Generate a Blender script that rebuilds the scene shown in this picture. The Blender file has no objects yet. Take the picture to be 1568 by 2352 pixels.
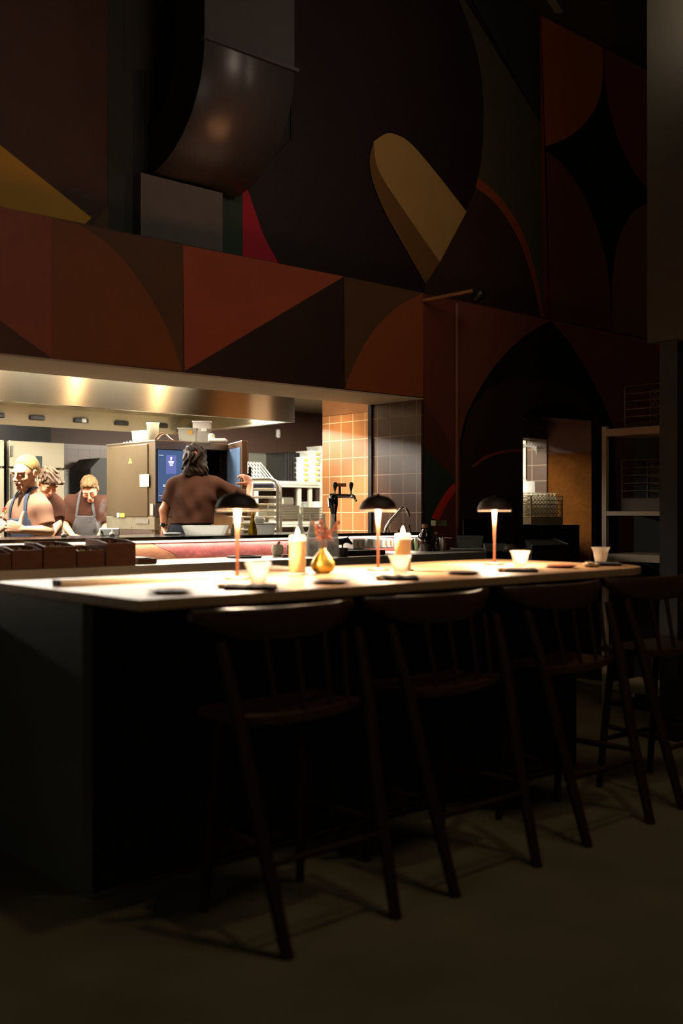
import bpy, math, random
import numpy as np
from mathutils import Vector, Matrix
random.seed(7)
SC = bpy.context.scene
COL = SC.collection
R = math.radians
# ---------------------------------------------------------------- camera
HC = 1.38                      # camera height above the dining room floor
A = R(48.43)                   # the bar and the kitchen wall run along X, depth along Y
FW = Vector((math.cos(A), math.sin(A), 0)); RT = Vector((math.sin(A), -math.cos(A), 0))
FPX = 2363.0
cam_d = bpy.data.cameras.new('camera'); cam = bpy.data.objects.new('camera', cam_d); COL.objects.link(cam)
cam.location = (0, 0, HC); cam.rotation_euler = (R(90), 0, A - R(90))
cam_d.sensor_fit = 'VERTICAL'; cam_d.sensor_height = 36.0; cam_d.lens = 36.0*FPX/2352
cam_d.clip_start = .05; cam_d.clip_end = 60
cam_d.dof.use_dof = True; cam_d.dof.focus_distance = 8.2; cam_d.dof.aperture_fstop = 1.3
SC.camera = cam
# ---------------------------------------------------------------- exposure
SC.view_settings.view_transform = 'Standard'; SC.view_settings.look = 'None'
SC.view_settings.exposure = 0.0; SC.view_settings.gamma = 1.0; SC.view_settings.use_curve_mapping = False
SC.cycles.use_denoising = True
SC.cycles.max_bounces = 8; SC.cycles.sample_clamp_indirect = 4.0
SC.cycles.caustics_reflective = False; SC.cycles.caustics_refractive = False
w = bpy.data.worlds.new('world'); SC.world = w; w.use_nodes = True
w.node_tree.nodes['Background'].inputs[0].default_value = (.9, .8, .65, 1)
w.node_tree.nodes['Background'].inputs[1].default_value = 0.0
# ---------------------------------------------------------------- lights
def area(name, loc, size, power, col, rot=(0, 0, 0), sy=None, spread=180):
    d = bpy.data.lights.new(name, 'AREA'); d.energy = power; d.color = col; d.size = size
    if sy: d.shape = 'RECTANGLE'; d.size_y = sy
    d.spread = R(spread)
    o = bpy.data.objects.new(name, d); o.location = loc; o.rotation_euler = rot; COL.objects.link(o); return o
def spot(name, loc, target, power, col, ang=70, blend=.6, r=.04):
    d = bpy.data.lights.new(name, 'SPOT'); d.energy = power; d.color = col; d.spot_size = R(ang); d.spot_blend = blend
    d.shadow_soft_size = r
    o = bpy.data.objects.new(name, d); o.location = loc
    o.rotation_euler = (Vector(target)-Vector(loc)).to_track_quat('-Z', 'Y').to_euler(); COL.objects.link(o); return o
def point(name, loc, power, col, r=.02):
    d = bpy.data.lights.new(name, 'POINT'); d.energy = power; d.color = col; d.shadow_soft_size = r
    o = bpy.data.objects.new(name, d); o.location = loc; COL.objects.link(o); return o
WARM = (1, .72, .42); NEUT = (1, .92, .78); COOL = (.93, .97, 1)
# kitchen: lamps of the hood, ceiling panels, warm spots over the pass
area('hood_lamp_light', (4.0, 8.1, 2.34), 3.4, 390, NEUT, sy=.35)
area('kitchen_panel_fill_light', (3.6, 9.9, 2.7), 1.2, 170, NEUT, sy=.5)
area('kitchen_panel_fill_light', (7.3, 8.6, 2.7), 1.4, 390, NEUT, sy=.8)
area('kitchen_panel_fill_light', (6.9, 7.2, 2.7), .8, 60, NEUT, sy=.6)
for sx in (2.58, 3.43, 4.28, 5.13):
    spot('pass_spot_light', (sx, 6.30, 2.66), (sx+.22, 6.20, 1.2), 200 if sx > 3 else 500, (1, .88, .72), 66, .6, .04)
    point('pass_spot_glow', (sx, 6.30, 2.64), 9, (1, .66, .34), .03)
spot('pass_spot_light', (5.25, 6.6, 2.68), (5.84, 6.5, 1.3), 60, (1, .74, .46), 60, .7, .05)
# dining room: a dim overhead spot and unseen area fills, only just lighting walls and floor
spot('ceiling_spot_light', (2.6, 1.6, 5.6), (3.2, 2.6, 0), 60, (1, .86, .6), 75, .8, .10)
area('gallery_fill_light', (3.4, .8, 4.9), 1.6, 23, (1, .84, .62), (R(68), 0, R(-22)), sy=1.0)
area('side_window_light', (-2.6, .9, 2.0), 1.2, 10, (1, 1, .86), (R(90), 0, R(-90)), sy=1.6)
area('kitchen_panel_fill_light', (3.9, 6.75, 2.74), 2.6, 30, NEUT, sy=.4)  # added fill behind the soffit, brightens the white boxes and hood
area('gallery_fill_light', (5.25, 3.0, 4.5), .8, 9.5, (1, .84, .62), (R(100), 0, R(-43)), sy=.8)  # added fill, out of view, lifting the dim upper right mural
# ---------------------------------------------------------------- helpers
def at(px, py, X=None, Y=None, Z=None):
    """the point of the place that shows at that spot of the photograph, on the plane X=, Y= or Z="""
    d = FW + RT*((px-784)/FPX) + Vector((0, 0, 1))*((1176-py)/FPX)
    if X is not None: t = X/d.x
    elif Y is not None: t = Y/d.y
    else: t = (Z-HC)/d.z
    return Vector((d.x*t, d.y*t, HC+d.z*t))
def atd(px, py, depth):
    d = FW + RT*((px-784)/FPX) + Vector((0, 0, 1))*((1176-py)/FPX)
    return Vector((0, 0, HC)) + d*depth
def lin(c):
    c = c/255.0
    return c/12.92 if c <= .04045 else ((c+.055)/1.055)**2.4
MATS = {}
def frosted(name, rgb, mix, clear=.25):
    m = mat(name, rgb, .3, trans=.35, ior=1.2, noise=.02); nt = m.node_tree; b = nt.nodes['Principled BSDF']; o = nt.nodes['Material Output']
    tr = nt.nodes.new('ShaderNodeBsdfTranslucent'); tr.inputs[0].default_value = (*[lin(c) for c in rgb], 1); tp = nt.nodes.new('ShaderNodeBsdfTransparent')
    mx = nt.nodes.new('ShaderNodeMixShader'); mx.inputs[0].default_value = mix; nt.links.new(b.outputs[0], mx.inputs[1]); nt.links.new(tr.outputs[0], mx.inputs[2])
    m2 = nt.nodes.new('ShaderNodeMixShader'); m2.inputs[0].default_value = clear; nt.links.new(mx.outputs[0], m2.inputs[1]); nt.links.new(tp.outputs[0], m2.inputs[2])
    nt.links.new(m2.outputs[0], o.inputs[0]); return m
def mat(name, rgb, rough=.5, metal=0., emit=None, es=0., trans=0., ior=1.45, noise=.12, nscale=8., bump=0., bscale=40., aniso=0., alpha=1., coat=0., stretch=None, spec=.5, srgb=True, sss=0.):
    if name in MATS: return MATS[name]
    m = bpy.data.materials.new(name); m.use_nodes = True; nt = m.node_tree; N = nt.nodes; L = nt.links
    b = N['Principled BSDF']; col = tuple(lin(c) for c in rgb) if srgb else tuple(rgb)
    b.inputs['Roughness'].default_value = rough; b.inputs['Metallic'].default_value = metal
    b.inputs['IOR'].default_value = ior; b.inputs['Transmission Weight'].default_value = trans
    b.inputs['Specular IOR Level'].default_value = spec
    b.inputs['Coat Weight'].default_value = coat; b.inputs['Alpha'].default_value = alpha
    if sss: b.inputs['Subsurface Weight'].default_value = sss; b.inputs['Subsurface Scale'].default_value = .01
    if emit: b.inputs['Emission Color'].default_value = (*emit, 1); b.inputs['Emission Strength'].default_value = es
    tc = N.new('ShaderNodeTexCoord'); mp = N.new('ShaderNodeMapping'); L.new(tc.outputs['Object'], mp.inputs[0])
    if stretch: mp.inputs['Scale'].default_value = stretch
    no = N.new('ShaderNodeTexNoise'); no.inputs['Scale'].default_value = nscale; no.inputs['Detail'].default_value = 4
    L.new(mp.outputs[0], no.inputs['Vector'])
    mr = N.new('ShaderNodeMapRange'); mr.inputs[1].default_value = .25; mr.inputs[2].default_value = .75
    mr.inputs[3].default_value = 1-noise; mr.inputs[4].default_value = 1+noise
    L.new(no.outputs['Fac'], mr.inputs[0])
    vm = N.new('ShaderNodeVectorMath'); vm.operation = 'SCALE'; vm.inputs[0].default_value = col
    L.new(mr.outputs[0], vm.inputs['Scale']); L.new(vm.outputs[0], b.inputs['Base Color'])
    if bump:
        n2 = N.new('ShaderNodeTexNoise'); n2.inputs['Scale'].default_value = bscale; n2.inputs['Detail'].default_value = 3
        L.new(mp.outputs[0], n2.inputs['Vector'])
        bp = N.new('ShaderNodeBump'); bp.inputs['Strength'].default_value = bump; bp.inputs['Distance'].default_value = .01
        L.new(n2.outputs['Fac'], bp.inputs['Height']); L.new(bp.outputs[0], b.inputs['Normal'])
    if aniso:
        b.inputs['Anisotropic'].default_value = aniso; b.inputs['Anisotropic Rotation'].default_value = .25
        tg = N.new('ShaderNodeTangent'); tg.direction_type = 'UV_MAP'; L.new(tg.outputs[0], b.inputs['Tangent'])
    MATS[name] = m; return m
def paint(r, g, b, k=.2, rough=.55):
    """wall paint whose own colour is the photo colour over the dim light that falls on it"""
    n = 'paint_%d_%d_%d' % (r, g, b)
    c = [min(.85, lin(v)/k) for v in (r, g, b)]
    return mat(n, c, rough, srgb=False, noise=.06, nscale=3., bump=.05, bscale=60)
def tile_mat(name, rgb, grout, w_, h_, rough=.35, axis='X'):
    m = bpy.data.materials.new(name); m.use_nodes = True; nt = m.node_tree; N = nt.nodes; L = nt.links
    b = N['Principled BSDF']; b.inputs['Roughness'].default_value = rough
    tc = N.new('ShaderNodeTexCoord'); sx = N.new('ShaderNodeSeparateXYZ'); cx = N.new('ShaderNodeCombineXYZ')
    L.new(tc.outputs['Object'], sx.inputs[0]); L.new(sx.outputs[0 if axis == 'X' else 1], cx.inputs[0]); L.new(sx.outputs[2], cx.inputs[1])
    br = N.new('ShaderNodeTexBrick'); br.offset = 0; br.squash = 1
    br.inputs['Scale'].default_value = 1; br.inputs['Brick Width'].default_value = w_; br.inputs['Row Height'].default_value = h_
    br.inputs['Mortar Size'].default_value = .0035; br.inputs['Mortar Smooth'].default_value = 0.1
    c = [lin(v) for v in rgb]; g = [lin(v) for v in grout]
    br.inputs['Color1'].default_value = (*c, 1); br.inputs['Color2'].default_value = (*[v*.88 for v in c], 1); br.inputs['Mortar'].default_value = (*g, 1)
    L.new(cx.outputs[0], br.inputs['Vector']); L.new(br.outputs['Color'], b.inputs['Base Color'])
    bp = N.new('ShaderNodeBump'); bp.inputs['Strength'].default_value = .4; bp.inputs['Distance'].default_value = .003; bp.invert = True
    L.new(br.outputs['Fac'], bp.inputs['Height']); L.new(bp.outputs[0], b.inputs['Normal'])
    return m
class MB:
    """collects shapes, then becomes ONE mesh object"""
    def __init__(s): s.v = []; s.f = []; s.m = []; s.sm = []
    def add(s, vs, fs, mi=0, smooth=False, M=None):
        o = len(s.v)
        for p in vs:
            p = Vector(p); s.v.append(tuple(M @ p if M else p))
        for f in fs: s.f.append(tuple(o+i for i in f)); s.m.append(mi); s.sm.append(smooth)
        return s
    def box(s, a, b, mi=0, M=None, bev=0.):
        x0, x1 = sorted((a[0], b[0])); y0, y1 = sorted((a[1], b[1])); z0, z1 = sorted((a[2], b[2]))
        if not bev:
            vs = [(x0,y0,z0),(x1,y0,z0),(x1,y1,z0),(x0,y1,z0),(x0,y0,z1),(x1,y0,z1),(x1,y1,z1),(x0,y1,z1)]
            return s.add(vs, [(3,2,1,0),(4,5,6,7),(0,1,5,4),(1,2,6,5),(2,3,7,6),(3,0,4,7)], mi, False, M)
        e = min(bev, (x1-x0)*.45, (y1-y0)*.45, (z1-z0)*.45)
        vs = []; idx = {}
        for i, x in enumerate((x0, x1)):
            for j, y in enumerate((y0, y1)):
                for k, z in enumerate((z0, z1)):
                    sx, sy, sz = (e if i == 0 else -e), (e if j == 0 else -e), (e if k == 0 else -e)
                    idx[i,j,k] = len(vs); vs += [(x, y+sy, z+sz), (x+sx, y, z+sz), (x+sx, y+sy, z)]
        I = lambda i, j, k, a_: idx[i,j,k]+a_
        fs = [(I(0,0,0,0),I(0,0,1,0),I(0,1,1,0),I(0,1,0,0)), (I(1,0,0,0),I(1,1,0,0),I(1,1,1,0),I(1,0,1,0)),
              (I(0,0,0,1),I(1,0,0,1),I(1,0,1,1),I(0,0,1,1)), (I(0,1,0,1),I(0,1,1,1),I(1,1,1,1),I(1,1,0,1)),
              (I(0,0,0,2),I(0,1,0,2),I(1,1,0,2),I(1,0,0,2)), (I(0,0,1,2),I(1,0,1,2),I(1,1,1,2),I(0,1,1,2))]
        for j in (0, 1):
            for k in (0, 1): fs.append((I(0,j,k,1),I(1,j,k,1),I(1,j,k,2),I(0,j,k,2)))
        for i in (0, 1):
            for k in (0, 1): fs.append((I(i,0,k,0),I(i,1,k,0),I(i,1,k,2),I(i,0,k,2)))
        for i in (0, 1):
            for j in (0, 1): fs.append((I(i,j,0,0),I(i,j,1,0),I(i,j,1,1),I(i,j,0,1)))
        for k_, o_ in idx.items(): fs.append((o_, o_+1, o_+2))
        return s.add(vs, fs, mi, False, M)
    def rings(s, rings, mi=0, caps=True, smooth=True, closed=True, M=None):
        n = len(rings[0]); vs = [p for r_ in rings for p in r_]; fs = []
        for i in range(len(rings)-1):
            for j in range(n if closed else n-1):
                k = (j+1) % n; fs.append((i*n+j, i*n+k, (i+1)*n+k, (i+1)*n+j))
        s.add(vs, fs, mi, smooth, M)
        if caps:
            s.add(rings[0], [tuple(range(n))[::-1]], mi, False, M); s.add(rings[-1], [tuple(range(n))], mi, False, M)
        return s
    def lathe(s, prof, c=(0, 0, 0), n=24, mi=0, caps=False, M=None, smooth=True):
        rg = [[(c[0]+r_*math.cos(2*math.pi*j/n), c[1]+r_*math.sin(2*math.pi*j/n), c[2]+z) for j in range(n)] for r_, z in prof]
        return s.rings(rg, mi, caps, smooth, True, M)
    def tube(s, pts, r, n=10, mi=0, M=None, caps=True):
        pts = [Vector(p) for p in pts]; rs = r if isinstance(r, (list, tuple)) else [r]*len(pts); rg = []
        up = None
        for i, p in enumerate(pts):
            t = (pts[min(i+1, len(pts)-1)]-pts[max(i-1, 0)]).normalized()
            if up is None: up = Vector((0, 0, 1)) if abs(t.z) < .9 else Vector((1, 0, 0))
            u = (up - t*up.dot(t)).normalized(); v_ = t.cross(u); up = u
            rg.append([tuple(p + u*(rs[i]*math.cos(2*math.pi*j/n)) + v_*(rs[i]*math.sin(2*math.pi*j/n))) for j in range(n)])
        return s.rings(rg, mi, caps, True, True, M)
    def prism(s, poly, d, mi=0, M=None):
        """a flat outline (3D points) with a thickness vector"""
        d = Vector(d); n = len(poly); a = [Vector(p) for p in poly]; b = [p+d for p in a]
        s.add(a+b, [tuple(range(n))[::-1], tuple(range(n, 2*n))]+[(i, (i+1) % n, n+(i+1) % n, n+i) for i in range(n)], mi, False, M)
        return s
    def build(s, name, mats, parent=None, loc=(0, 0, 0), rz=0., bevel=0., subd=0, uv=None, solid=0.):
        me = bpy.data.meshes.new(name); me.from_pydata(s.v, [], s.f)
        if not isinstance(mats, (list, tuple)): mats = [mats]
        for m in mats: me.materials.append(m)
        me.polygons.foreach_set('material_index', s.m); me.polygons.foreach_set('use_smooth', s.sm)
        if uv:
            l = me.uv_layers.new(name='UVMap')
            for lp in me.loops:
                c = me.vertices[lp.vertex_index].co; l.data[lp.index].uv = (c[uv[0]], c[uv[1]])
        me.update()
        o = bpy.data.objects.new(name, me); COL.objects.link(o); o.location = loc; o.rotation_euler = (0, 0, rz)
        if parent: o.parent = parent
        if bevel:
            md = o.modifiers.new('bevel', 'BEVEL'); md.width = bevel; md.segments = 2; md.limit_method = 'ANGLE'
        if solid:
            md = o.modifiers.new('solid', 'SOLIDIFY'); md.thickness = solid; md.offset = 0
        if subd:
            md = o.modifiers.new('sub', 'SUBSURF'); md.levels = subd; md.render_levels = subd
        return o
def tag(o, label, cat, group=None, kind=None):
    if label: o['label'] = label
    if cat: o['category'] = cat
    if group: o['group'] = group
    if kind: o['kind'] = kind
    return o
def thing(name, label, cat, loc=(0, 0, 0), rz=0., group=None):
    o = bpy.data.objects.new(name, None); COL.objects.link(o); o.location = loc; o.rotation_euler = (0, 0, rz)
    o.empty_display_size = .1
    return tag(o, label, cat, group)
def dup(root, loc, rz=None, label=None, scale=None):
    r = root.copy(); COL.objects.link(r); r.location = loc
    if rz is not None: r.rotation_euler = (0, 0, rz)
    if scale: r.scale = scale
    if label: r['label'] = label
    for ch in [c for c in SC.objects if c.parent == root]:
        c = ch.copy(); COL.objects.link(c); c.parent = r
        for g in [q for q in SC.objects if q.parent == ch]:
            d = g.copy(); COL.objects.link(d); d.parent = c
    return r
def struct(o, label=None):
    o['kind'] = 'structure'
    if label: o['label'] = label
    return o
def arc(c, r, a0, a1, n=12): return [(c[0]+r*math.cos(R(a0+(a1-a0)*i/n)), c[1]+r*math.sin(R(a0+(a1-a0)*i/n))) for i in range(n+1)]
# ---------------------------------------------------------------- common materials
steel = mat('brushed_steel', (176, 168, 146), .26, 1., noise=.05, aniso=.85)
steelp = mat('steel_plain', (178, 174, 164), .38, 1., noise=.06, nscale=5)
steeld = mat('steel_dark', (95, 92, 86), .4, 1., noise=.1)
chrome = mat('chrome', (215, 212, 205), .12, 1., noise=.02)
black = mat('black_plastic', (14, 13, 12), .45, noise=.1)
blackm = mat('black_matte', (8, 8, 7), .8, noise=.1)
white = mat('white_plastic', (232, 230, 222), .45, noise=.03)
whitem = mat('white_paint', (214, 208, 196), .6, noise=.04)
paper = mat('paper', (228, 224, 212), .8, noise=.03)
# ================================================================ the setting
Y1, Y2, HB, HT = 5.61, 5.90, 3.10, 5.96       # lower wall face, upper wall face, ledge between them, ceiling
def on(pts, Y, k): return [at(px, py, Y=Y-.0012*(k+1)) for px, py in pts]
def spl(pts, n=6):
    """smooth curve through the points"""
    out = []; P_ = [pts[0]]+list(pts)+[pts[-1]]
    for i in range(1, len(P_)-2):
        p0, p1, p2, p3 = P_[i-1:i+3]
        for j in range(n):
            t = j/n
            out.append(tuple(.5*((2*p1[a])+(-p0[a]+p2[a])*t+(2*p0[a]-5*p1[a]+4*p2[a]-p3[a])*t*t+(-p0[a]+3*p1[a]-3*p2[a]+p3[a])*t**3) for a in (0, 1)))
    out.append(tuple(pts[-1])); return out
class Mural:
    def __init__(s, Y, base): s.Y = Y; s.mb = MB(); s.mats = [base]; s.k = 0
    def shape(s, pts, rgb):
        m = paint(*rgb) if isinstance(rgb, tuple) else rgb
        if m not in s.mats: s.mats.append(m)
        q = on(pts, s.Y, s.k); s.k += 1
        n = len(q); a = Vector((0, 0, 0))
        for i in range(n): a += q[i].cross(q[(i+1) % n])
        if a.y > 0: q = q[::-1]
        s.mb.add(q, [tuple(range(n))], s.mats.index(m))
# floor
fm = mat('polished_concrete', (.15, .115, .062), .42, srgb=False, noise=.22, nscale=2.2, bump=.04, bscale=25)
m = MB(); m.box((-3, -1.5, -.1), (11, 11.2, 0)); struct(m.build('floor', fm), 'dark grey concrete floor')
# ceiling of the dining room, with a darker beam edge
cm = paint(17, 15, 9)
m = MB(); m.box((-3, -1.5, HT), (11, Y2+.2, HT+.15)); struct(m.build('ceiling', cm), 'dark painted high ceiling')
# ---- lower wall with the long kitchen opening and the arched niche
mu = Mural(Y1, paint(22, 9, 5)); b = mu.mb
XL, XS, XN0, XN1, XR = -2.2, 5.84, 7.07, 8.09, 9.35
b.box((XL, Y1, 2.275), (XS, 6.185, HB))
b.box((XS, Y1, 0), (XN0, 6.12, HB))
b.box((XN1, Y1, 0), (XR, 6.12, HB))
n = 14; spring, apex = 2.234, 2.37
for i in range(n):
    def zz(t): return spring+(apex-spring)*(1-(2*t-1)**2)
    xa, xb = XN0+(XN1-XN0)*i/n, XN0+(XN1-XN0)*(i+1)/n
    za, zb = zz(i/n), zz((i+1)/n)
    b.add([(xa,Y1,za),(xb,Y1,zb),(xb,Y1,HB),(xa,Y1,HB),(xa,6.12,za),(xb,6.12,zb),(xb,6.12,HB),(xa,6.12,HB)],
          [(0,1,2,3),(7,6,5,4),(4,5,1,0),(3,2,6,7)])
b.box((XL, Y1-.0, 0), (XS, 5.80, 1.20))                        # low wall under the pass
mu.shape([(-400, 385), (117, 500), (118, 822), (0, 736), (-400, 450)], (56, 25, 16))
mu.shape([(117, 500)]+spl([(180, 514), (250, 562), (310, 630), (355, 700), (390, 770), (418, 852)])+[(118, 822)], (46, 23, 5))
mu.shape([(180, 513), (420, 562), (420, 852)]+spl([(418, 852), (390, 770), (355, 700), (310, 630), (250, 562), (180, 514)]), (28, 17, 7))
mu.shape([(420, 562), (790, 635), (424, 852)], (66, 28, 16))
mu.shape([(790, 635), (790, 893), (424, 852)], (9, 3, 2))
mu.shape([(790, 635), (972, 673), (972, 700), (792, 893)], (31, 19, 8))
mu.shape(spl([(972, 673), (920, 700), (875, 740), (840, 785), (812, 840), (793, 893)])+[(972, 913)], (56, 26, 9))
mu.shape([(972, 674), (1052, 691), (1056, 1290), (974, 1290)], (40, 16, 9))
mu.shape([(972, 920), (1052, 1040), (1050, 1105), (974, 1029)], (30, 12, 6))
mu.shape([(1052, 691), (1512, 786), (1512, 1400), (1358, 1350), (1358, 966)]+spl([(1350, 958), (1318, 935), (1275, 925), (1235, 934), (1200, 950)])+[(1200, 1290), (1056, 1290)], (44, 20, 13))
mu.shape(spl([(1265, 735), (1200, 775), (1140, 835), (1100, 895), (1070, 955), (1056, 1010)])+[(1056, 1290), (1200, 1290), (1200, 955), (1358, 966), (1358, 1300), (1420, 1300)]+spl([(1410, 985), (1385, 925), (1350, 855), (1310, 790), (1265, 735)]), (4, 3, 2))
mu.shape(spl([(1056, 1060), (1075, 960), (1110, 905), (1165, 875), (1230, 868), (1290, 880), (1340, 915), (1385, 980)])+[(1385, 1010), (1358, 1010), (1357, 966)]+spl([(1350, 958), (1318, 935), (1275, 925), (1235, 934), (1200, 950)])+[(1200, 1290), (1056, 1290)], (15, 7, 4))
mu.shape([(974, 1029), (1050, 1105), (1000, 1180), (985, 1290), (974, 1290)], (11, 18, 12))
mu.shape(spl([(1054, 1100), (1030, 1122), (1008, 1155), (990, 1190)])+[(1008, 1195)]+spl([(1024, 1160), (1040, 1137), (1054, 1125)]), (92, 18, 10))
mu.shape(spl([(1085, 1076), (1120, 1052), (1160, 1040), (1199, 1038)])+spl([(1199, 1032), (1160, 1034), (1118, 1046), (1082, 1070)]), (58, 20, 8))
mu.shape([(1496, 783), (1512, 786), (1512, 818)], (60, 5, 26))
# paint of the low wall under the pass: terracotta and pink
mu.shape([(-500, 1243), (335, 1243), (365, 1256), (395, 1268), (420, 1290), (430, 1330), (-500, 1330)], mat('terracotta_paint', (196, 132, 100), .7, bump=.3, bscale=30))
mu.shape([(335, 1238), (972, 1226), (972, 1290), (430, 1320), (420, 1290), (395, 1268), (365, 1256)], mat('pink_paint', (196, 108, 106), .7, noise=.2, nscale=9, bump=.3, bscale=30))
struct(b.build('wall_back', mu.mats), 'lower mural wall with kitchen opening and arched niche')
# ---- upper wall
mu = Mural(Y2, paint(9, 3, 3)); b = mu.mb
b.box((-3, Y2, HB), (11, 6.15, HT))
mu.shape([(-500, -200), (252, -200), (250, 540), (-500, 540)], (27, 10, 4))
mu.shape([(-500, 40), (0, 333), (210, 500), (190, 520), (-500, 420)], (102, 72, 14))
mu.shape([(225, 500), (250, 470), (250, 540), (200, 540)], (34, 20, 6))
mu.shape([(250, -200), (306, -200), (306, 560), (248, 545)], (12, 11, 9))
mu.shape([(306, -200), (480, -200), (480, 300), (306, 440)], (4, 3, 2))
mu.shape([(285, -200), (372, -200), (372, 160), (285, 158)], (14, 11, 8))
mu.shape([(495, 440), (560, 425), (560, 600), (497, 590)], (9, 20, 14))
mu.shape([(557, 425)]+spl([(566, 425), (585, 482), (608, 545), (640, 605)])+[(557, 600)], (86, 2, 16))
mu.shape(spl([(566, 425), (585, 482), (608, 545), (645, 612)])+[(980, 690), (1070, 490)]+spl([(1070, 490), (1095, 420), (1108, 330), (1108, 200), (1085, 85), (1030, -60)])+[(668, -200), (668, 320)], (9, 3, 3))
mu.shape([(1030, -100), (1240, -100), (1242, 285)], (13, 12, 9))
mu.shape([(1030, -60), (1242, 285), (1248, 735), (1150, 700), (1060, 560)]+spl([(1070, 490), (1095, 420), (1108, 330), (1108, 200), (1085, 85), (1030, -60)]), (27, 24, 15))
mu.shape([(975, 660), (1075, 475)]+spl([(1095, 428), (1150, 475), (1200, 560), (1235, 660), (1250, 760)])+[(975, 700)], (21, 10, 6))
mu.shape(spl([(1097, 408), (1150, 455), (1200, 535), (1233, 640), (1251, 740)])+spl([(1243, 740), (1222, 640), (1188, 545), (1142, 472), (1092, 430)]), (62, 25, 7))
mu.shape([(1236, -100), (1247, -100), (1263, 760), (1248, 760)], (48, 16, 8))
mu.shape([(1240, -60), (1600, 80), (1600, 850), (1262, 800)], (4, 4, 3))
mu.shape([(1242, 0), (1384, 60)]+spl([(1384, 110), (1383, 190), (1368, 245), (1340, 285), (1300, 317), (1252, 337)]), (70, 32, 8))
mu.shape([(1386, 60)]+spl([(1386, 110), (1391, 200), (1410, 290), (1450, 385), (1506, 455)])+[(1560, 455), (1560, 60)], (46, 19, 12))
mu.shape(spl([(1254, 346), (1300, 388), (1345, 460), (1378, 550), (1398, 640), (1405, 780)])+[(1262, 760)], (42, 18, 10))
mu.shape(spl([(1560, 455), (1500, 462), (1450, 492), (1418, 560), (1406, 650), (1405, 790)])+[(1560, 830)], (46, 27, 13))
mu.shape(spl([(858, 325), (863, 372), (882, 415), (932, 490), (982, 562), (1010, 602)])+[(1071, 486)]+spl([(1071, 486), (1000, 395), (945, 331), (912, 310), (886, 307), (858, 325)]), (78, 58, 30))
mu.shape(spl([(858, 325), (849, 360), (851, 395), (862, 435), (888, 495), (926, 562), (977, 652)])+[(1010, 602)]+spl([(982, 562), (932, 490), (882, 415), (863, 372), (858, 325)]), (48, 30, 10))
struct(b.build('wall_upper', mu.mats), 'upper mural wall above the kitchen opening')
# soffit and inner faces of the opening are light plaster
sof = mat('soffit_plaster', (176, 166, 150), .7, noise=.04)
m = MB(); m.box((XL, Y1+.002, 2.262), (XS-.001, 6.185, 2.2749)); struct(m.build('trim_2', sof), 'pale soffit of the kitchen opening')
# tiled return wall at the right end of the opening: brown tiles, a black steel post, orange tiles
tb = tile_mat('brown_wall_tiles', (70, 45, 29), (132, 108, 84), .149, .153, .32, 'Y')
to = tile_mat('orange_wall_tiles', (180, 124, 76), (226, 204, 166), .149, .153, .32, 'Y')
m = MB(); m.box((XS, Y1+.001, 1.20), (XS+.03, 6.16, 2.262)); o = m.build('trim_3', tb, loc=(-.03, 0, 0)); struct(o, 'brown tiled reveal')
m = MB(); m.box((XS-.03, 6.20, 1.0), (XS+.2, 6.80, 2.74)); struct(m.build('wall_side', to), 'orange tiled end wall of the kitchen')
m = MB(); m.box((XS-.035, 6.205, 2.21), (XS-.0301, 6.795, 2.75)); struct(m.build('trim_4', mat('ochre_plaster', (150, 104, 66), .7)), 'plain ochre band over the tiles')
m = MB(); m.box((XS-.05, 6.16, 1.0), (XS+.02, 6.20, 2.262)); struct(m.build('trim_5', black), 'black post between the tile panels')
# vertical pipe on the mural wall
# kitchen shell
kb = mat('kitchen_brown_wall', (70, 48, 36), .6, noise=.05)
kt = tile_mat('kitchen_brown_tiles', (96, 80, 70), (70, 58, 50), .14, .14, .3, 'X')
m = MB(); m.box((-.5, 10.9, 0), (9.6, 11.05, 2.75)); struct(m.build('wall_kitchen_back', kb), 'brown kitchen back wall')
p0, p1 = at(118, 1100, Y=10.88).x, at(246, 1100, Y=10.88).x
m = MB(); m.box((p0, 10.885, 0), (p1+1.0, 10.9, 2.16)); struct(m.build('trim_6', kt), 'brown tiles on the kitchen back wall')
m = MB(); m.box((-.5, 6.19, 2.75), (9.6, 11.05, 2.85)); struct(m.build('ceiling_kitchen', mat('kitchen_ceiling', (120, 108, 94), .8)), 'kitchen ceiling')
m = MB(); m.box((9.45, 6.15, 0), (9.6, 10.9, 2.75)); struct(m.build('wall_kitchen_right', kb), 'brown right wall of the kitchen')
m = MB(); m.box((XL, 6.2, 0), (-.5, 11.05, 2.75)); struct(m.build('wall_kitchen_left', kb), 'left wall of the kitchen')
m = MB(); m.box((-3.1, Y1, 0), (XL, 6.2, HB)); m.box((-3.1, -1.5, 0), (-3, Y1, HT)); struct(m.build('wall_left', paint(20, 12, 8)), 'left wall of the dining room')
# niche: plaster reveal, tiled inner opening
nic = mat('niche_ochre_plaster', (98, 56, 10), .9, spec=.08, noise=.15, nscale=5, bump=.5, bscale=14)
m = MB(); m.box((XN1-.004, Y1+.004, 0), (XN1+.0, 6.12, 1.94)); struct(m.build('trim_7', nic), 'ochre plaster reveal of the niche')
m = MB(); m.box((XN1-.004, Y1+.004, 1.94), (XN1+.0, 6.12, 2.234)); struct(m.build('trim_8', mat('niche_lit_plaster', (92, 58, 48), .8, bump=.3, bscale=14)), 'upper reveal of the niche, light painted into its colour')  # tone raised to stand in for pinkish light under the arch
m = MB(); m.box((XN0, 6.12, 2.08), (XN1+.1, 6.36, 2.6)); m.box((XN0-.3, 6.12, 1.26), (XN0, 6.36, 2.6)); m.box((XN1+.0, 6.12, 0), (XN1+.1, 6.36, 2.08)); m.box((XN0-.3, 6.12, 0), (XN1, 6.36, 1.262))
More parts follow.
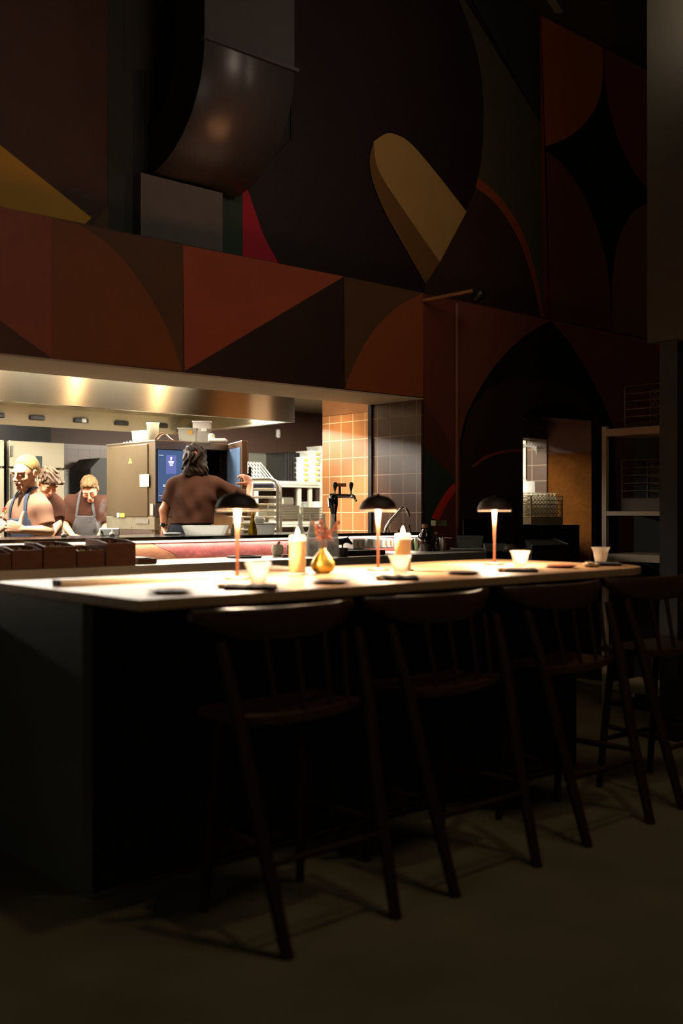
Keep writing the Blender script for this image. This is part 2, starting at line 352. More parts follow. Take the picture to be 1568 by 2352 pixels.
struct(m.build('wall_niche', mat('niche_back', (52, 34, 24), .7)), 'wall closing the back of the niche around its opening')
nt_ = tile_mat('niche_tiles', (78, 53, 38), (150, 130, 102), .3, .153, .3, 'Y')
m = MB(); m.box((XN1-.012, 6.122, 1.262), (XN1-.001, 6.358, 2.078)); struct(m.build('trim_9', nt_), 'brown tiles inside the niche opening')
# column and beam at the right
m = MB(); m.box((5.60, 3.28, 0), (5.78, 3.40, 2.41)); struct(m.build('trim_10', blackm), 'black column at the right')
m = MB(); m.box((5.56, 3.22, 2.41), (5.95, 3.46, HT)); struct(m.build('trim_11', paint(11, 9, 6)), 'dark beam casing above the column')
m = MB(); m.box((6.95, -1.5, 0), (7.05, 3.3, HT)); struct(m.build('wall_right', paint(40, 22, 12)), 'dark right wall')
# pipe and picture rail on the mural wall
pp = at(1048, 700, Y=Y1-.02); m = MB(); m.tube([(pp.x, Y1-.022, 1.0), (pp.x, Y1-.022, 3.06)], .016)
struct(m.build('trim_12', paint(52, 26, 14)), 'thin vertical pipe on the mural wall')
# ================================================================ air duct on the upper wall
duct_m = mat('painted_duct_steel', (.11, .095, .105), .34, .35, srgb=False, noise=.05, nscale=2)
t = thing('ventilation_duct', 'large dark grey rectangular air duct bending into the mural wall', 'duct', (3.52, Y2, 3.58))
RD, WD, DD = .68, .70, .34
rg = []
prof = [(RD, 3.2)]+[(RD*math.cos(R(a)), RD*1.0-RD*math.sin(R(a))) for a in range(0, 91, 6)]
m = MB(); ins = []
for a_ in range(0, 91, 6):
    c_, s_ = math.cos(R(a_)), math.sin(R(a_)); ins.append((-RD*c_, RD-RD*s_, -(RD-DD)*c_, RD-(RD-DD)*s_))
rg = [[(0, i[0], i[1]), (WD, i[0], i[1]), (WD, i[2], i[3]), (0, i[2], i[3])] for i in ins]
m.rings(rg, caps=False, smooth=False)
for i, f in enumerate(m.f): m.sm[i] = (i % 4 in (0, 2))
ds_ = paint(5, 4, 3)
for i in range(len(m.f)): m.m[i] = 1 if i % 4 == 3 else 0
m.build('elbow', [duct_m, ds_], t)
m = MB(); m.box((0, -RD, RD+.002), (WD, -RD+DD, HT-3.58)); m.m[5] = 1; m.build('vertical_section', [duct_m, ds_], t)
m = MB(); m.box((-.015, -RD-.02, RD-.012), (WD+.025, -RD+.02, RD+.012)); m.build('flange', duct_m, t)
m = MB(); m.box((-.012, -.012, -.015), (WD+.012, .0, DD+.03)); m.build('wall_collar', ds_, t)
a0, a1 = at(305, 415, Y=Y2), at(500, 560, Y=Y2)
m = MB(); m.box((a0.x-3.52, -.10, a1.z-3.58-.1), (at(492, 500, Y=Y2).x-3.52, -.001, -.02)); m.build('branch_box', mat('duct_branch', (.12, .10, .10), .5, .1, srgb=False), t)
# spotlight on its arm at the top edge of the lower wall
pa = at(972, 690, Y=Y1-.02); pb = at(1085, 668, Y=Y1-.45)
t = thing('wall_spotlight', 'small black spotlight on an orange arm at the top of the mural wall', 'lamp', (pa.x, Y1, pa.z))
tip = Vector((pa.x+.10, Y1-.52, pa.z+.11)); dv = Vector((.52, -.10, .05))
pa2 = Vector((0, -.012, 0)); pb2 = atd(1085, 668, 7.9)-Vector((pa.x, Y1, pa.z))
m = MB(); m.tube([pa2, pb2], .016, 4); m.build('arm', mat('orange_paint', (.30, .11, .04), .5, srgb=False), t)
m = MB(); m.lathe([(.0, -.05), (.035, -.05), (.04, .05), (.0, .05)], (0, 0, 0), 16); o = m.build('lamp_head', black, t, loc=pb2+Vector((.06, 0, -.03))); o.rotation_euler = (R(50), R(30), 0)
# track lights under the ceiling at the upper right
for (px, py, lb) in ((1275, 5, 'black track spotlight under the ceiling, nearer the duct'), (1552, 160, 'black track spotlight under the ceiling at the right edge')):
    q = atd(px, py, 7.2)
    t = thing('track_light', lb, 'lamp', q, R(20), 'track spotlights under the ceiling')
    m = MB(); m.box((-.12, -.03, -.03), (.12, .03, .03), bev=.008); m.build('lamp_housing', black, t)
    m = MB(); m.box((-.125, -.026, -.034), (.10, .026, -.0301)); m.build('lens', mat('dim_glass', (70, 66, 58), .3), t)
    m = MB(); m.tube([(0, 0, .03), (0, 0, HT-q.z)], .008, 8); m.build('stem', black, t)
# ================================================================ kitchen
# extractor hood
HZ, HY0, HY1, HXR = 2.20, 7.32, 9.33, 5.92
t = thing('extractor_hood', 'long brushed steel kitchen hood over the cooks', 'hood', (HXR, HY0, HZ))
m = MB(); m.box((-5.9, 0, 0), (0, .012, .549)); m.build('front_panel', steel, t, uv=(0, 2))
m = MB(); m.box((-.012, .0121, 0), (0, HY1-HY0, .549)); m.build('end_panel', steel, t, uv=(1, 2))
m = MB(); m.box((-5.9, .0121, .0), (-.013, .06, .012)); m.box((-.07, .0601, 0), (-.013, HY1-HY0-.06, .012)); m.build('bottom_lip', mat('steel_lip', (214, 206, 186), .22, 1., noise=.15, nscale=60), t)
sb = mat('hood_inner_steel', (188, 180, 158), .42, .8, noise=.05, nscale=3)
m = MB(); m.add([(-5.9, .0125, .19), (-.013, .0125, .19), (-.013, HY1-HY0-.12, .17), (-5.9, HY1-HY0-.12, .17)], [(0, 1, 2, 3)]); m.build('inner_ceiling', sb, t, solid=.004)
m = MB(); m.add([(-5.9, HY1-HY0-.12, .17), (-.013, HY1-HY0-.12, .17), (-.013, HY1-HY0-.02, .0), (-5.9, HY1-HY0-.02, .0)], [(0, 1, 2, 3)]); m.build('filter_panel', sb, t, solid=.004)
m = MB(); m.box((-5.9, HY1-HY0-.02, 0), (-.013, HY1-HY0, .549)); m.build('back_panel', steelp, t)
for px in (-8, 85, 186, 279, 370):
    q = at(px, 948+(px/370)*25, Y=HY1-.08); x = q.x-HXR
    m = MB(); m.box((x-.075, HY1-HY0-.098, .055), (x+.075, HY1-HY0-.062, .098), bev=.006); m.box((x-.055, HY1-HY0-.102, .064), (x+.055, HY1-HY0-.09, .086)); h_ = m.build('filter_handle', black, t)
    if px == 186:
        m = MB(); m.box((x+.0, HY1-HY0-.106, .058), (x+.045, HY1-HY0-.1025, .096)); o = m.build('sticker', paper, h_); o['label'] = 'small white sticker'
m = MB(); m.box((-5.2, .6, .176), (-.8, .9, .186)); o = m.build('lamp_strip', mat('hood_lamp', (255, 250, 235), .5, emit=(1, .93, .8), es=4.), t); o['label'] = 'glowing lamp strip'
# spot fittings in the kitchen ceiling behind the soffit
for i, sx in enumerate((2.58, 3.43, 4.28, 5.13)):
    t = thing('ceiling_spot', 'small glowing spotlight over the pass, %s from the left' % ('first', 'second', 'third', 'fourth')[i], 'lamp', (sx, 6.30, 2.75), 0, 'spotlights over the pass')
    m = MB(); m.lathe([(.05, 0), (.05, -.05), (.044, -.052), (.044, -.03)], n=20, caps=False); m.build('housing', black, t)
    m = MB(); m.lathe([(.0, -.033), (.042, -.033)], n=20); m.build('bulb', mat('spot_bulb', (255, 220, 170), .5, emit=(1, .66, .34), es=60.), t)
for i, (sx, sy) in enumerate(((3.6, 9.9), (7.3, 8.6))):
    m = MB(); m.box((-.6, -.3, 0), (.6, .3, .02)); o = m.build('ceiling_panel_lamp', mat('panel_lamp', (255, 250, 240), .5, emit=(1, .95, .85), es=3.), loc=(sx, sy, 2.722))
    tag(o, 'flat white ceiling lamp of the kitchen '+('on the left' if i == 0 else 'on the right'), 'lamp')
# refrigerators
def fridge(loc, w_, split, label):
    t = thing('refrigerator', label, 'refrigerator', loc)
    m = MB(); m.box((0, .03, .12), (w_, .75, 2.10)); m.build('body', steeld, t)
    fs = mat('fridge_steel', (146, 138, 118), .42, .75, noise=.06, nscale=1.5)
    for z0, z1 in ((.14, split-.008), (split+.008, 2.10)):
        m = MB(); m.box((.004, -.03, z0), (w_-.004, .028, z1), bev=.006); d = m.build('door', fs, t)
        m = MB(); m.box((.01, -.055, z0+.1), (.035, -.03, z1-.05), bev=.004); m.build('handle', steeld, d)
    m = MB(); m.box((.02, .05, 0), (w_-.02, .7, .119)); m.build('plinth', blackm, t)
    return t
q = at(146, 1078, Y=10.0); FRX = q.x
fr = fridge((at(18, 1078, Y=10.0).x, 10.0, 0), FRX-at(18, 1078, Y=10.0).x, q.z, 'tall steel refrigerator with two doors behind the blonde cook')
fridge((at(8, 1078, Y=10.0).x-.8, 10.0, 0), .8, q.z, 'steel refrigerator cut off by the left edge')
a0, a1 = at(83, 1047, Y=9.96), at(97, 1077, Y=9.96)
m = MB(); m.box((0, 0, 0), (a1.x-a0.x, .006, a0.z-a1.z)); o = m.build('fridge_notice', mat('dark_card', (52, 56, 54), .7), loc=(a0.x, 9.962, a1.z)); tag(o, 'dark grey card on the upper refrigerator door', 'notice')
a0, a1 = at(-60, 900, Y=10.3), at(117, 1018, Y=10.3)
m = MB(); m.box((0, 0, 0), (a1.x-a0.x, .4, .58)); o = m.build('wall_cabinet', blackm, loc=(a0.x, 10.3, 2.12)); tag(o, 'black cabinet above the refrigerator', 'cabinet')
# whiteboard
a0, a1 = at(148, 1078, Y=10.85), at(209, 1250, Y=10.85)
t = thing('whiteboard', 'white writing board on the kitchen wall between the refrigerator and the oven', 'whiteboard', (a0.x, 10.86, 1.2))
m = MB(); m.box((0, 0, 0), (a1.x-a0.x, .015, a0.z-1.2)); m.build('board', mat('whiteboard_face', (206, 206, 196), .35), t)
for (x, z, l) in ((.03, .72, .10), (.03, .64, .12), (.03, .60, .09)):
    m = MB()
    for k in range(6): m.box((x+k*l/6, -.002, z+.006*math.sin(k*3)), (x+k*l/6+l/9, -.0005, z+.008+.006*math.cos(k*2)))
    m.build('handwriting', mat('marker', (90, 92, 96), .6), t)
# black hood flap / cabinet behind the oven
a0 = at(212, 1060, Y=10.3)
m = MB(); x0 = at(208, 1100, Y=10.3).x; x1 = at(262, 1100, Y=10.3).x
m.prism([(x0, 10.3, 0.9), (x1, 10.3, 0.9), (x1, 10.3, 1.98), (x0+.12, 10.3, 1.98), (x0, 10.3, 1.86)], (0, .5, 0))
m2 = MB(); m2.v = [(v[0]-x0, v[1]-10.3, v[2]-.9) for v in m.v]; m2.f = m.f; m2.m = m.m; m2.sm = m.sm
m2.box((0, 0, -.9), (x1-x0, .5, -.001))
tag(m2.build('storage_cabinet', mat('black_cabinet', (26, 24, 20), .5), loc=(x0, 10.3, .9)), 'black cabinet with a chamfered top behind the cook in the grey apron', 'cabinet')
# combi oven
q = atd(355, 1010, 8.7); OX, OY, OZT = q.x, q.y, q.z; OW, OD = .80, .82
OZ0 = at(355, 1217, Y=OY).z
t = thing('combi_oven', 'large steel combi oven with a blue touch screen and open door', 'oven', (OX, OY, 0))
ovs = mat('oven_steel', (148, 130, 104), .34, .9, noise=.10, nscale=3.)
ovf = mat('oven_front_steel', (150, 152, 166), .3, .9, noise=.04, nscale=2.)
H = OZT
cx0 = .31                                                   # left of this: control column
m = MB(); m.box((0, .001, OZ0+.11), (.012, OD, H-.012)); m.box((OW-.012, .001, OZ0+.11), (OW, OD, H-.012)); m.box((0.012, OD-.012, OZ0+.11), (OW-.012, OD, H-.012)); m.box((.013, .001, OZ0+.11), (cx0, .30, H-.012)); m.build('housing', ovs, t)
m = MB(); m.box((-.012, .10, OZ0+.11), (-.0005, OD-.12, H-.03), bev=.003); m.build('side_cover', ovs, t)
m = MB(); m.box((-.006, -.012, H-.0118), (OW+.006, OD+.006, H)); m.build('top_cover', steelp, t)
m = MB(); m.box((-.004, -.004, OZ0), (OW+.004, OD, OZ0+.109), bev=.003); m.build('base', mat('oven_base', (168, 160, 138), .4, .8), t)
m = MB(); m.box((0, -.01, OZ0+.11), (cx0, .0005, H-.012)); cp = m.build('control_panel', ovf, t)
zs0, zs1 = at(385, 1155, Y=OY).z, at(385, 1032, Y=OY).z
m = MB(); m.box((.012, -.018, zs0), (cx0-.03, -.0101, zs1)); m.build('screen_frame', black, cp)
scr = mat('screen_glow', (20, 34, 60), .3, emit=(lin(78), lin(104), lin(150)), es=.75)
m = MB(); m.box((.022, -.0195, zs0+.01), (cx0-.036, -.0181, zs1-.008)); m.build('screen', scr, cp)
scr2 = mat('screen_tile', (50, 60, 110), .3, emit=(lin(110), lin(120), lin(190)), es=.8)
m = MB(); m.box((.10, -.0205, zs1-.21), (.20, -.0196, zs1-.05)); m.build('screen_tile', scr2, cp)
glw = mat('screen_letters', (230, 235, 240), .5, emit=(1, 1, 1), es=.9)
m = MB(); m.lathe([(0, 0), (.010, 0)], n=12, M=Matrix.Translation((.15, -.0212, zs1-.075)) @ Matrix.Rotation(R(90), 4, 'X'))
m.box((.142, -.0212, zs1-.095), (.155, -.0206, zs1-.075)); m.build('screen_symbol', glw, cp)
for k, w_ in enumerate((.056, .046, .034, .028)): m = MB(); m.box((.15-w_/2, -.0214, zs1-.108-.011*k), (.15+w_/2, -.0206, zs1-.101-.011*k)); m.build('screen_text', glw, cp)
for z_ in (zs1-.055, zs0+.06): m = MB(); m.box((.028, -.0206, z_), (.075, -.0197, z_+.002)); m.build('screen_line', glw, cp)
def text(body, size, loc, rot, mt, name, parent=None, depth=.0006, align='LEFT'):
    c = bpy.data.curves.new(name, 'FONT'); c.body = body; c.size = size; c.extrude = depth; c.align_x = align
    o = bpy.data.objects.new(name, c); COL.objects.link(o); bpy.context.view_layer.update()
    me = bpy.data.meshes.new_from_object(o); bpy.data.objects.remove(o); me.materials.clear(); me.materials.append(mt)
    o = bpy.data.objects.new(name, me); COL.objects.link(o); o.location = loc; o.rotation_euler = rot
    if parent: o.parent = parent
    return o
text('SkyLine Premium', .032, (.07, -.0212, zs0+.135), (R(90), 0, 0), glw, 'screen_text', cp)
text('Cancel', .026, (.16, -.0212, zs0+.085), (R(90), 0, 0), glw, 'screen_text', cp)
# cavity with its racks
dk = mat('oven_cavity', (34, 34, 36), .3, .7)
m = MB(); z0, z1 = OZ0+.15, H-.06
m.box((cx0+.03, .04, z0), (cx0+.04, OD-.02, z1)); m.box((OW-.04, .04, z0), (OW-.03, OD-.02, z1)); m.box((cx0+.04, OD-.06, z0), (OW-.04, OD-.05, z1)); m.box((cx0+.04, .04, z0), (OW-.04, OD-.06, z0+.01)); m.box((cx0+.04, .04, z1-.01), (OW-.04, OD-.06, z1))
m.build('cavity', dk, t)
m = MB(); m.box((cx0, -.002, z1), (OW, .04, H-.012)); m.box((cx0, -.002, OZ0+.11), (OW, .04, z0)); m.box((cx0, -.002, z0), (cx0+.03, .04, z1)); m.box((OW-.03, -.002, z0), (OW, .04, z1)); m.build('door_frame', steelp, t)
m = MB(); m.box((cx0+.005, -.006, z0), (cx0+.016, -.0021, z1+.02)); m.build('light_strip', mat('cool_strip', (230, 240, 255), .4, emit=(.8, .9, 1), es=1.6), t)
m = MB()
for x in (cx0+.06, cx0+.24, OW-.06):
    m.box((x, .10, z0+.02), (x+.014, .114, z1-.02)); m.box((x, .45, z0+.02), (x+.014, .464, z1-.02))
    for k in range(7): m.box((x-.02, .09, z0+.06+k*.08), (x+.03, .5, z0+.066+k*.08))
m.build('shelf_rack', chrome, t)
# open door
dr = MB(); dr.box((0, -.055, OZ0+.12), (.52, 0, H-.005), bev=.006)
d = dr.build('door', mat('door_brown_steel', (112, 84, 62), .35, .6), t, loc=(OW-.002, -.02, 0), rz=R(-112))
m = MB(); m.box((.03, -.061, OZ0+.17), (.49, -.0551, H-.06)); o = m.build('door_glass', mat('door_glass_blue', (120, 150, 190), .15, .2), d)
m = MB(); m.box((.40, .035, OZ0+.20), (.44, .055, H-.22), bev=.008); m.box((.41, 0.0005, H-.32), (.43, .036, H-.28)); m.box((.41, 0.0005, OZ0+.26), (.43, .036, OZ0+.30)); m.build('handle', black, d)
m = MB(); m.box((0, -.02, H-.02), (.06, .02, H+.01)); m.build('hinge', black, t, loc=(OW-.03, -.03, 0))
# stickers on the side
def side(px, py): return at(px, py, X=OX-.013)
def sidebox(nm, p_, q_, mt, th=.002, par=t):
    a_, b_ = side(*p_), side(*q_)
    m = MB(); m.box((-.0125-th, b_.y-OY, b_.z), (-.0125, a_.y-OY, a_.z)); return m.build(nm, mt, par)
yel = mat('yellow_sticker', (214, 180, 60), .5)
a_, b_ = side(299, 1052), side(299, 1064); yc = a_.y-OY
m = MB(); m.prism([(-.0145, yc+.03, b_.z), (-.0145, yc-.03, b_.z), (-.0145, yc, a_.z)], (.002, 0, 0)); m.build('warning_sticker', yel, t)['label'] = 'yellow triangular warning sticker'
sidebox('paper_label', (321, 1090), (342, 1118), mat('label_grey', (140, 138, 130), .6))['label'] = 'pale printed sheet'
s_ = sidebox('small_sticker', (276, 1179), (286, 1188), yel); s_['label'] = 'yellow sticker'
s_ = sidebox('small_sticker', (269, 1178), (274, 1188), paper); s_['label'] = 'white sticker'
m = MB(); a_, b_ = side(310, 1192), side(340, 1203); ya, yb = a_.y-OY, b_.y-OY
m.box((-.0095, yb, b_.z), (-.0045, ya, a_.z)); m.build('vent_grille', mat('grille', (120, 112, 100), .6, .5, noise=.6, nscale=120), t)
sidebox('hinge_plate', (345, 1157), (352, 1184), mat('hinge_grey', (176, 172, 162), .4, .6), .004)
m = MB()
for (px, py) in ((259, 1170), (341, 1167), (303, 1212)):
    a_ = side(px, py); m.box((-.0165, a_.y-OY-.004, a_.z-.004), (-.0125, a_.y-OY+.004, a_.z+.004))
m.build('screws', chrome, t)
m = MB()
for x in (.02, OW-.07):
    for y in (.03, OD-.08): m.box((x, y, 0), (x+.05, y+.05, OZ0-.001))
m.box((.02, .03, .5), (OW-.02, OD-.03, .52)); m.build('stand', steelp, t)
# things on top of the oven
def put(name, label, cat, px, py, Z=None, Y=None, group=None):
    q = at(px, py, Z=Z) if Z is not None else at(px, py, Y=Y)
    return thing(name, label, cat, q, A-R(90), group), q
def frust(mb, w0, d0, w1, d1, z0, z1, mi=0, cap=True, M=None):
    rg = [[(-w_/2, -d_/2, z), (w_/2, -d_/2, z), (w_/2, d_/2, z), (-w_/2, d_/2, z)] for w_, d_, z in ((w0, d0, z0), (w1, d1, z1))]
    mb.rings(rg, mi, cap, False, True, M)
cup = frosted('white_tub', (246, 242, 226), .5, .0)
def tub(px0, px1, pyt, pyb, dep, label):
    pxm = (px0+px1)/2; q = atd(pxm, pyb, dep); q.z = H; s_ = dep/FPX; w_ = (px1-px0)*s_; h_ = HC+(1176-pyt)*s_-H
    m = MB(); m.lathe([(0, 0), (w_*.38, 0), (w_*.47, h_*.93), (w_*.5, h_*.93), (w_*.5, h_), (w_*.45, h_), (w_*.36, .01), (0, .01)], n=24)
    tag(m.build('plastic_tub', cup, loc=q), label, 'tub', 'white round tubs on the oven')
tub(302, 325, 991, 1010, 9.15, 'small white round tub on the oven, leftmost')
tub(319, 341, 989, 1010, 9.12, 'small white round tub on the oven, beside the tall one')
tub(336, 366, 971, 1010, 9.0, 'tall white round tub on the oven')
ham = mat('brown_leather', (150, 112, 72), .6, noise=.15)
q = atd(378, 1009, 8.95); q.z = H; s_ = 8.95/FPX
m = MB(); pr = [(-.085, .0), (-.06, .035), (-.035, .062), (-.012, .07), (.015, .058), (.04, .03), (.075, .004), (.12, .0)]
m.rings([[(x, -.06, z), (x, .06, z), (x, .06, z+.008), (x, -.06, z+.008)] for x, z in pr]); tag(m.build('folded_cloth', ham, loc=q, rz=A-R(90)), 'tan folded cloth standing like an arch on the oven', 'cloth')
clr = mat('clear_plastic', (214, 212, 200), .18, alpha=.42, noise=.02)
def clearbox(px0, px1, pyt, pyb, dep, z0, name, label, cat, fill=None, lidm=white, lab=None, lid=True, group=None, top=None):
    pxm = (px0+px1)/2; q = atd(pxm, pyb, dep); q.z = z0; s_ = dep/FPX; w_ = (px1-px0)*s_; h_ = (pyb-pyt)*s_
    t = thing(name, label, cat, q, A-R(90), group)
    d_ = w_*.8; m = MB()
    frust(m, w_*.86, d_*.86, w_*.98, d_*.98, 0, h_-.012, cap=False); frust(m, w_*.98, d_*.98, w_, d_, h_-.012, h_-.006, cap=False)
    m.add([(-w_*.43, -d_*.43, 0), (w_*.43, -d_*.43, 0), (w_*.43, d_*.43, 0), (-w_*.43, d_*.43, 0)], [(3, 2, 1, 0)])
    m.build('tub', clr, t, solid=.002)
    if lid: m = MB(); m.box((-w_*.53, -d_*.53, h_-.0055), (w_*.53, d_*.53, h_+.002), bev=.002); m.build('lid', lidm, t)
    if fill: m = MB(); frust(m, w_*.82, d_*.82, w_*.90, d_*.90, .004, h_*fill[1]); m.build('contents', fill[0], t)
    if lab: m = MB(); m.box((w_*lab[0], -d_*.5-.004, h_*lab[1]), (w_*lab[2], -d_*.5-.0025, h_*lab[3])); m.build('label_sticker', lab[4], t)
    return t
orl = mat('orange_label', (226, 178, 80), .6)
clearbox(411, 452, 981, 1012, 9.0, H, 'storage_container', 'clear lidded container with an orange label on the oven', 'container', None, white, (.05, .55, .3, .85, orl))
clearbox(444, 484, 963, 1014, 9.25, H, 'storage_container', 'tall container of red brown liquid on the oven', 'container', (mat('red_broth', (150, 60, 30), .3), .68), white, (.0, .55, .32, .68, paper))
q = atd(484, 1014, 9.0); q.z = H
m = MB(); m.box((-.02, -.05, 0), (.035, .05, .075), bev=.015); m.box((-.02, -.06, 0), (.14, .06, .03), bev=.01); tag(m.build('paper_box', white, loc=q, rz=A-R(90)), 'low white box at the right end of the oven top', 'box')
ct = mat('steel_cup', (190, 188, 178), .2, 1.)
for i, (px, dp) in enumerate(((284, 9.45), (291, 9.4), (299, 9.3))):
    q = atd(px, 1014, dp); q.z = H; m = MB(); m.lathe([(0, 0), (.012, 0), (.012, .03), (0, .03)], n=12)
    tag(m.build('steel_cup', ct, loc=q), ['small steel cap on the oven, nearest the back', 'small steel cap on the oven, middle of three', 'small steel cap on the oven, beside the small tub'][i], 'cap', 'steel caps on the oven')
# sensor on the brown wall
q = at(637, 1006, Y=10.89)
m = MB(); m.box((-.03, -.035, .0), (.03, .009, .115), bev=.015); t = m.build('wall_sensor', white, loc=q); tag(t, 'white motion sensor on the brown kitchen wall', 'sensor')
m = MB(); m.box((-.005, -.037, .03), (.005, -.034, .038)); m.build('lens', black, t)
m = MB(); m.box((-.002, .004, -.35), (.002, .0085, .0)); m.build('cable', kb, t)
# ---- shelf unit at the back right
SY = 10.1
q0 = at(578, 1103, Y=SY); ST = q0.z; q1 = at(790, 1103, Y=SY)
alu = mat('aluminium_shelf', (206, 202, 186), .35, .5, noise=.04)
t = thing('shelf_unit', 'wide aluminium shelf unit with trays at the back of the kitchen', 'shelf', (q0.x, SY, 0)); SW = q1.x-q0.x
L2 = at(690, 1196, Y=SY).z
for nm, z in (('shelf_board', ST), ('shelf_board', L2), ('shelf_board', .6)):
    m = MB(); m.box((0, 0, z-.045), (SW, .55, z), bev=.004); m.box((0, -.01, z-.075), (SW, 0, z-.05)); m.build(nm, alu, t)
for x in (0.02, at(734, 1100, Y=SY).x-q0.x, SW-.06):
    for y in (-.03, .5): m = MB(); m.box((x, y, 0), (x+.055, y+.03, ST+.14 if (y < 0 and x > .1) else ST-.08)); m.build('post', alu, t)
for px in (687, 712): m = MB(); x = at(px, 1100, Y=SY).x-q0.x; m.box((x, .02, L2+.005), (x+.05, .05, ST-.08)); m.build('brace', alu, t)
# wire stand on the top shelf
wire = mat('white_wire', (226, 224, 214), .35, .3)
q = at(568, 1100, Y=SY-.1); xl = q.x
t = thing('wire_rack', 'white wire tray stand of leaning hoops on the top shelf', 'rack', (q.x, SY+.25, ST)); ss = 12.4/FPX
for k in range(8):
    x = .03+k*.036*1.3; m = MB(); m.tube([(x-.0, -.12, .004), (x+.09, .0, .235), (x+.10, .0, .235), (x+.24, -.12, .004)], .005, 6); m.build('hoop', wire, t)
m = MB(); m.tube([(.0, -.12, .006), (.62, -.12, .006)], .006, 6); m.tube([(.0, .12, .006), (.62, .12, .006)], .006, 6); m.build('base_rail', wire, t)
trm = mat('dark_baking_tray', (60, 60, 58), .35, .7, noise=.08)
for k in range(6):
    q = at(590+0*k, 1100, Y=SY)
    x = at(652+k*6, 1100, Y=SY+.05).x
    m = MB(); m.box((0, 0, 0), (.012, .5, .36)); m.box((-.008, -.004, 0), (.018, .006, .36)); m.box((-.008, -.004, .352), (.018, .5, .362))
    tag(m.build('baking_tray', trm, loc=(x, SY+.02, ST+.001)), 'dark baking tray standing on edge in the rack, '+['first from the left', 'second from the left', 'third from the left', 'fourth from the left', 'second from the right', 'last on the right'][k], 'tray', 'baking trays on edge on the top shelf')
m = MB(); x = at(585, 1090, Y=SY).x; m.box((0, 0, 0), (.012, .012, .0)) if False else None
mb_ = MB(); xw = at(585, 1090, Y=SY+.3).x; xe = at(650, 1090, Y=SY+.3).x; mb_.box((0, 0, 0), (xe-xw, .012, .36), bev=.004); tag(mb_.build('baking_tray', mat('grey_tray', (120, 120, 108), .35, .7), loc=(xw, SY+.42, ST+.001)), 'broad grey tray leaning behind the wire stand', 'tray')
# stacks of lidded boxes
def stack(px0, px1, zb, n, hpx, Y, where, lidc=white, lab=True):
    d_ = (at(px0, 1100, Y=Y)-Vector((0, 0, HC))).length; a_ = at(px0, 1100, Y=Y); b_ = at(px1, 1100, Y=Y); w_ = b_.x-a_.x; h_ = hpx*13.0/FPX
    first = None
    for k in range(n):
        lb = 'white lidded box %s, %s' % (where, ['lowest', 'second from below', 'third from below', 'fourth from below', 'fifth from below', 'sixth from below', 'seventh from below', 'eighth from below', 'ninth from below'][k])
        if k == n-1: lb = 'white lidded box %s, topmost' % where
        lc = (a_.x+w_/2+random.uniform(-.01, .01), Y+.15, zb+k*h_+.001)
        if first is None:
            t = thing('food_container', lb, 'container', lc, 0, 'lidded boxes stacked on the shelf'); first = t
            m = MB(); frust(m, w_*.86, .26, w_*.94, .28, 0, h_*.8); m.build('tub', mat('milky_plastic', (206, 210, 198), .35, trans=.1, noise=.25, nscale=14), t)
            m = MB(); m.box((-w_*.49, -.147, h_*.80), (w_*.49, .147, h_*.98), bev=.003); m.build('lid', lidc, t)
            m = MB(); m.box((w_*.08, -.1505, h_*.25), (w_*.36, -.1475, h_*.72)); m.build('label_sticker', mat('yellow_label', (206, 172, 70), .6, noise=.3, nscale=80), t)
        else: dup(first, lc, random.uniform(-.04, .04), lb)
stack(684, 711, ST, 5, 11.0, SY-.02, 'in the left stack on the top shelf')
stack(712, 735, ST, 6, 12.0, SY+.0, 'in the middle stack on the top shelf')
stack(737, 764, ST, 8, 10.6, SY+.04, 'in the right stack on the top shelf')
stack(722, 752, L2+.10, 2, 13, SY+.0, 'on the steel pans of the lower shelf')
# steel pans on the lower shelf
pan = mat('steel_pan', (186, 182, 166), .3, .9, noise=.05)
def pans(px0, px1, zb, n, hh, Y, where):
    a_, b_ = at(px0, 1190, Y=Y), at(px1, 1190, Y=Y); w_ = b_.x-a_.x; f = None
    for k in range(n):
        lb = 'steel food pan %s, %s' % (where, ['lowest', 'second from below', 'third from below', 'fourth from below', 'fifth from below', 'sixth from below'][k] if k < n-1 else 'topmost')
        m = MB(); frust(m, w_*.84, .30, w_*.92, .32, 0, hh*.85, cap=False); m.add([(-w_*.42, -.15, 0), (w_*.42, -.15, 0), (w_*.42, .15, 0), (-w_*.42, .15, 0)], [(0, 1, 2, 3)]); m.box((-w_/2, -.18, hh*.85), (w_/2, .18, hh*.97))
        if f is None: f = m.build('food_pan', pan, loc=(a_.x+w_/2, Y+.2, zb+.001)); tag(f, lb, 'pan', 'steel pans stacked on the lower shelf')
        else:
            o = f.copy(); COL.objects.link(o); o.location = (a_.x+w_/2+random.uniform(-.012, .012), Y+.2, zb+k*hh+.001); o['label'] = lb
pans(644, 694, L2, 6, .032, SY-.06, 'in the left stack of the lower shelf')
pans(698, 746, L2, 5, .034, SY-.06, 'in the right stack of the lower shelf')
pans(616, 648, L2, 5, .030, SY+.0, 'in the stack behind the trolley')
a_ = at(656, 1160, Y=SY-.02)
m = MB(); m.box((0, 0, 0), (.20, .3, .10), bev=.02); tag(m.build('steel_box', pan, loc=(a_.x, SY+.05, L2+.195)), 'rounded steel box on the left pan stack', 'box')
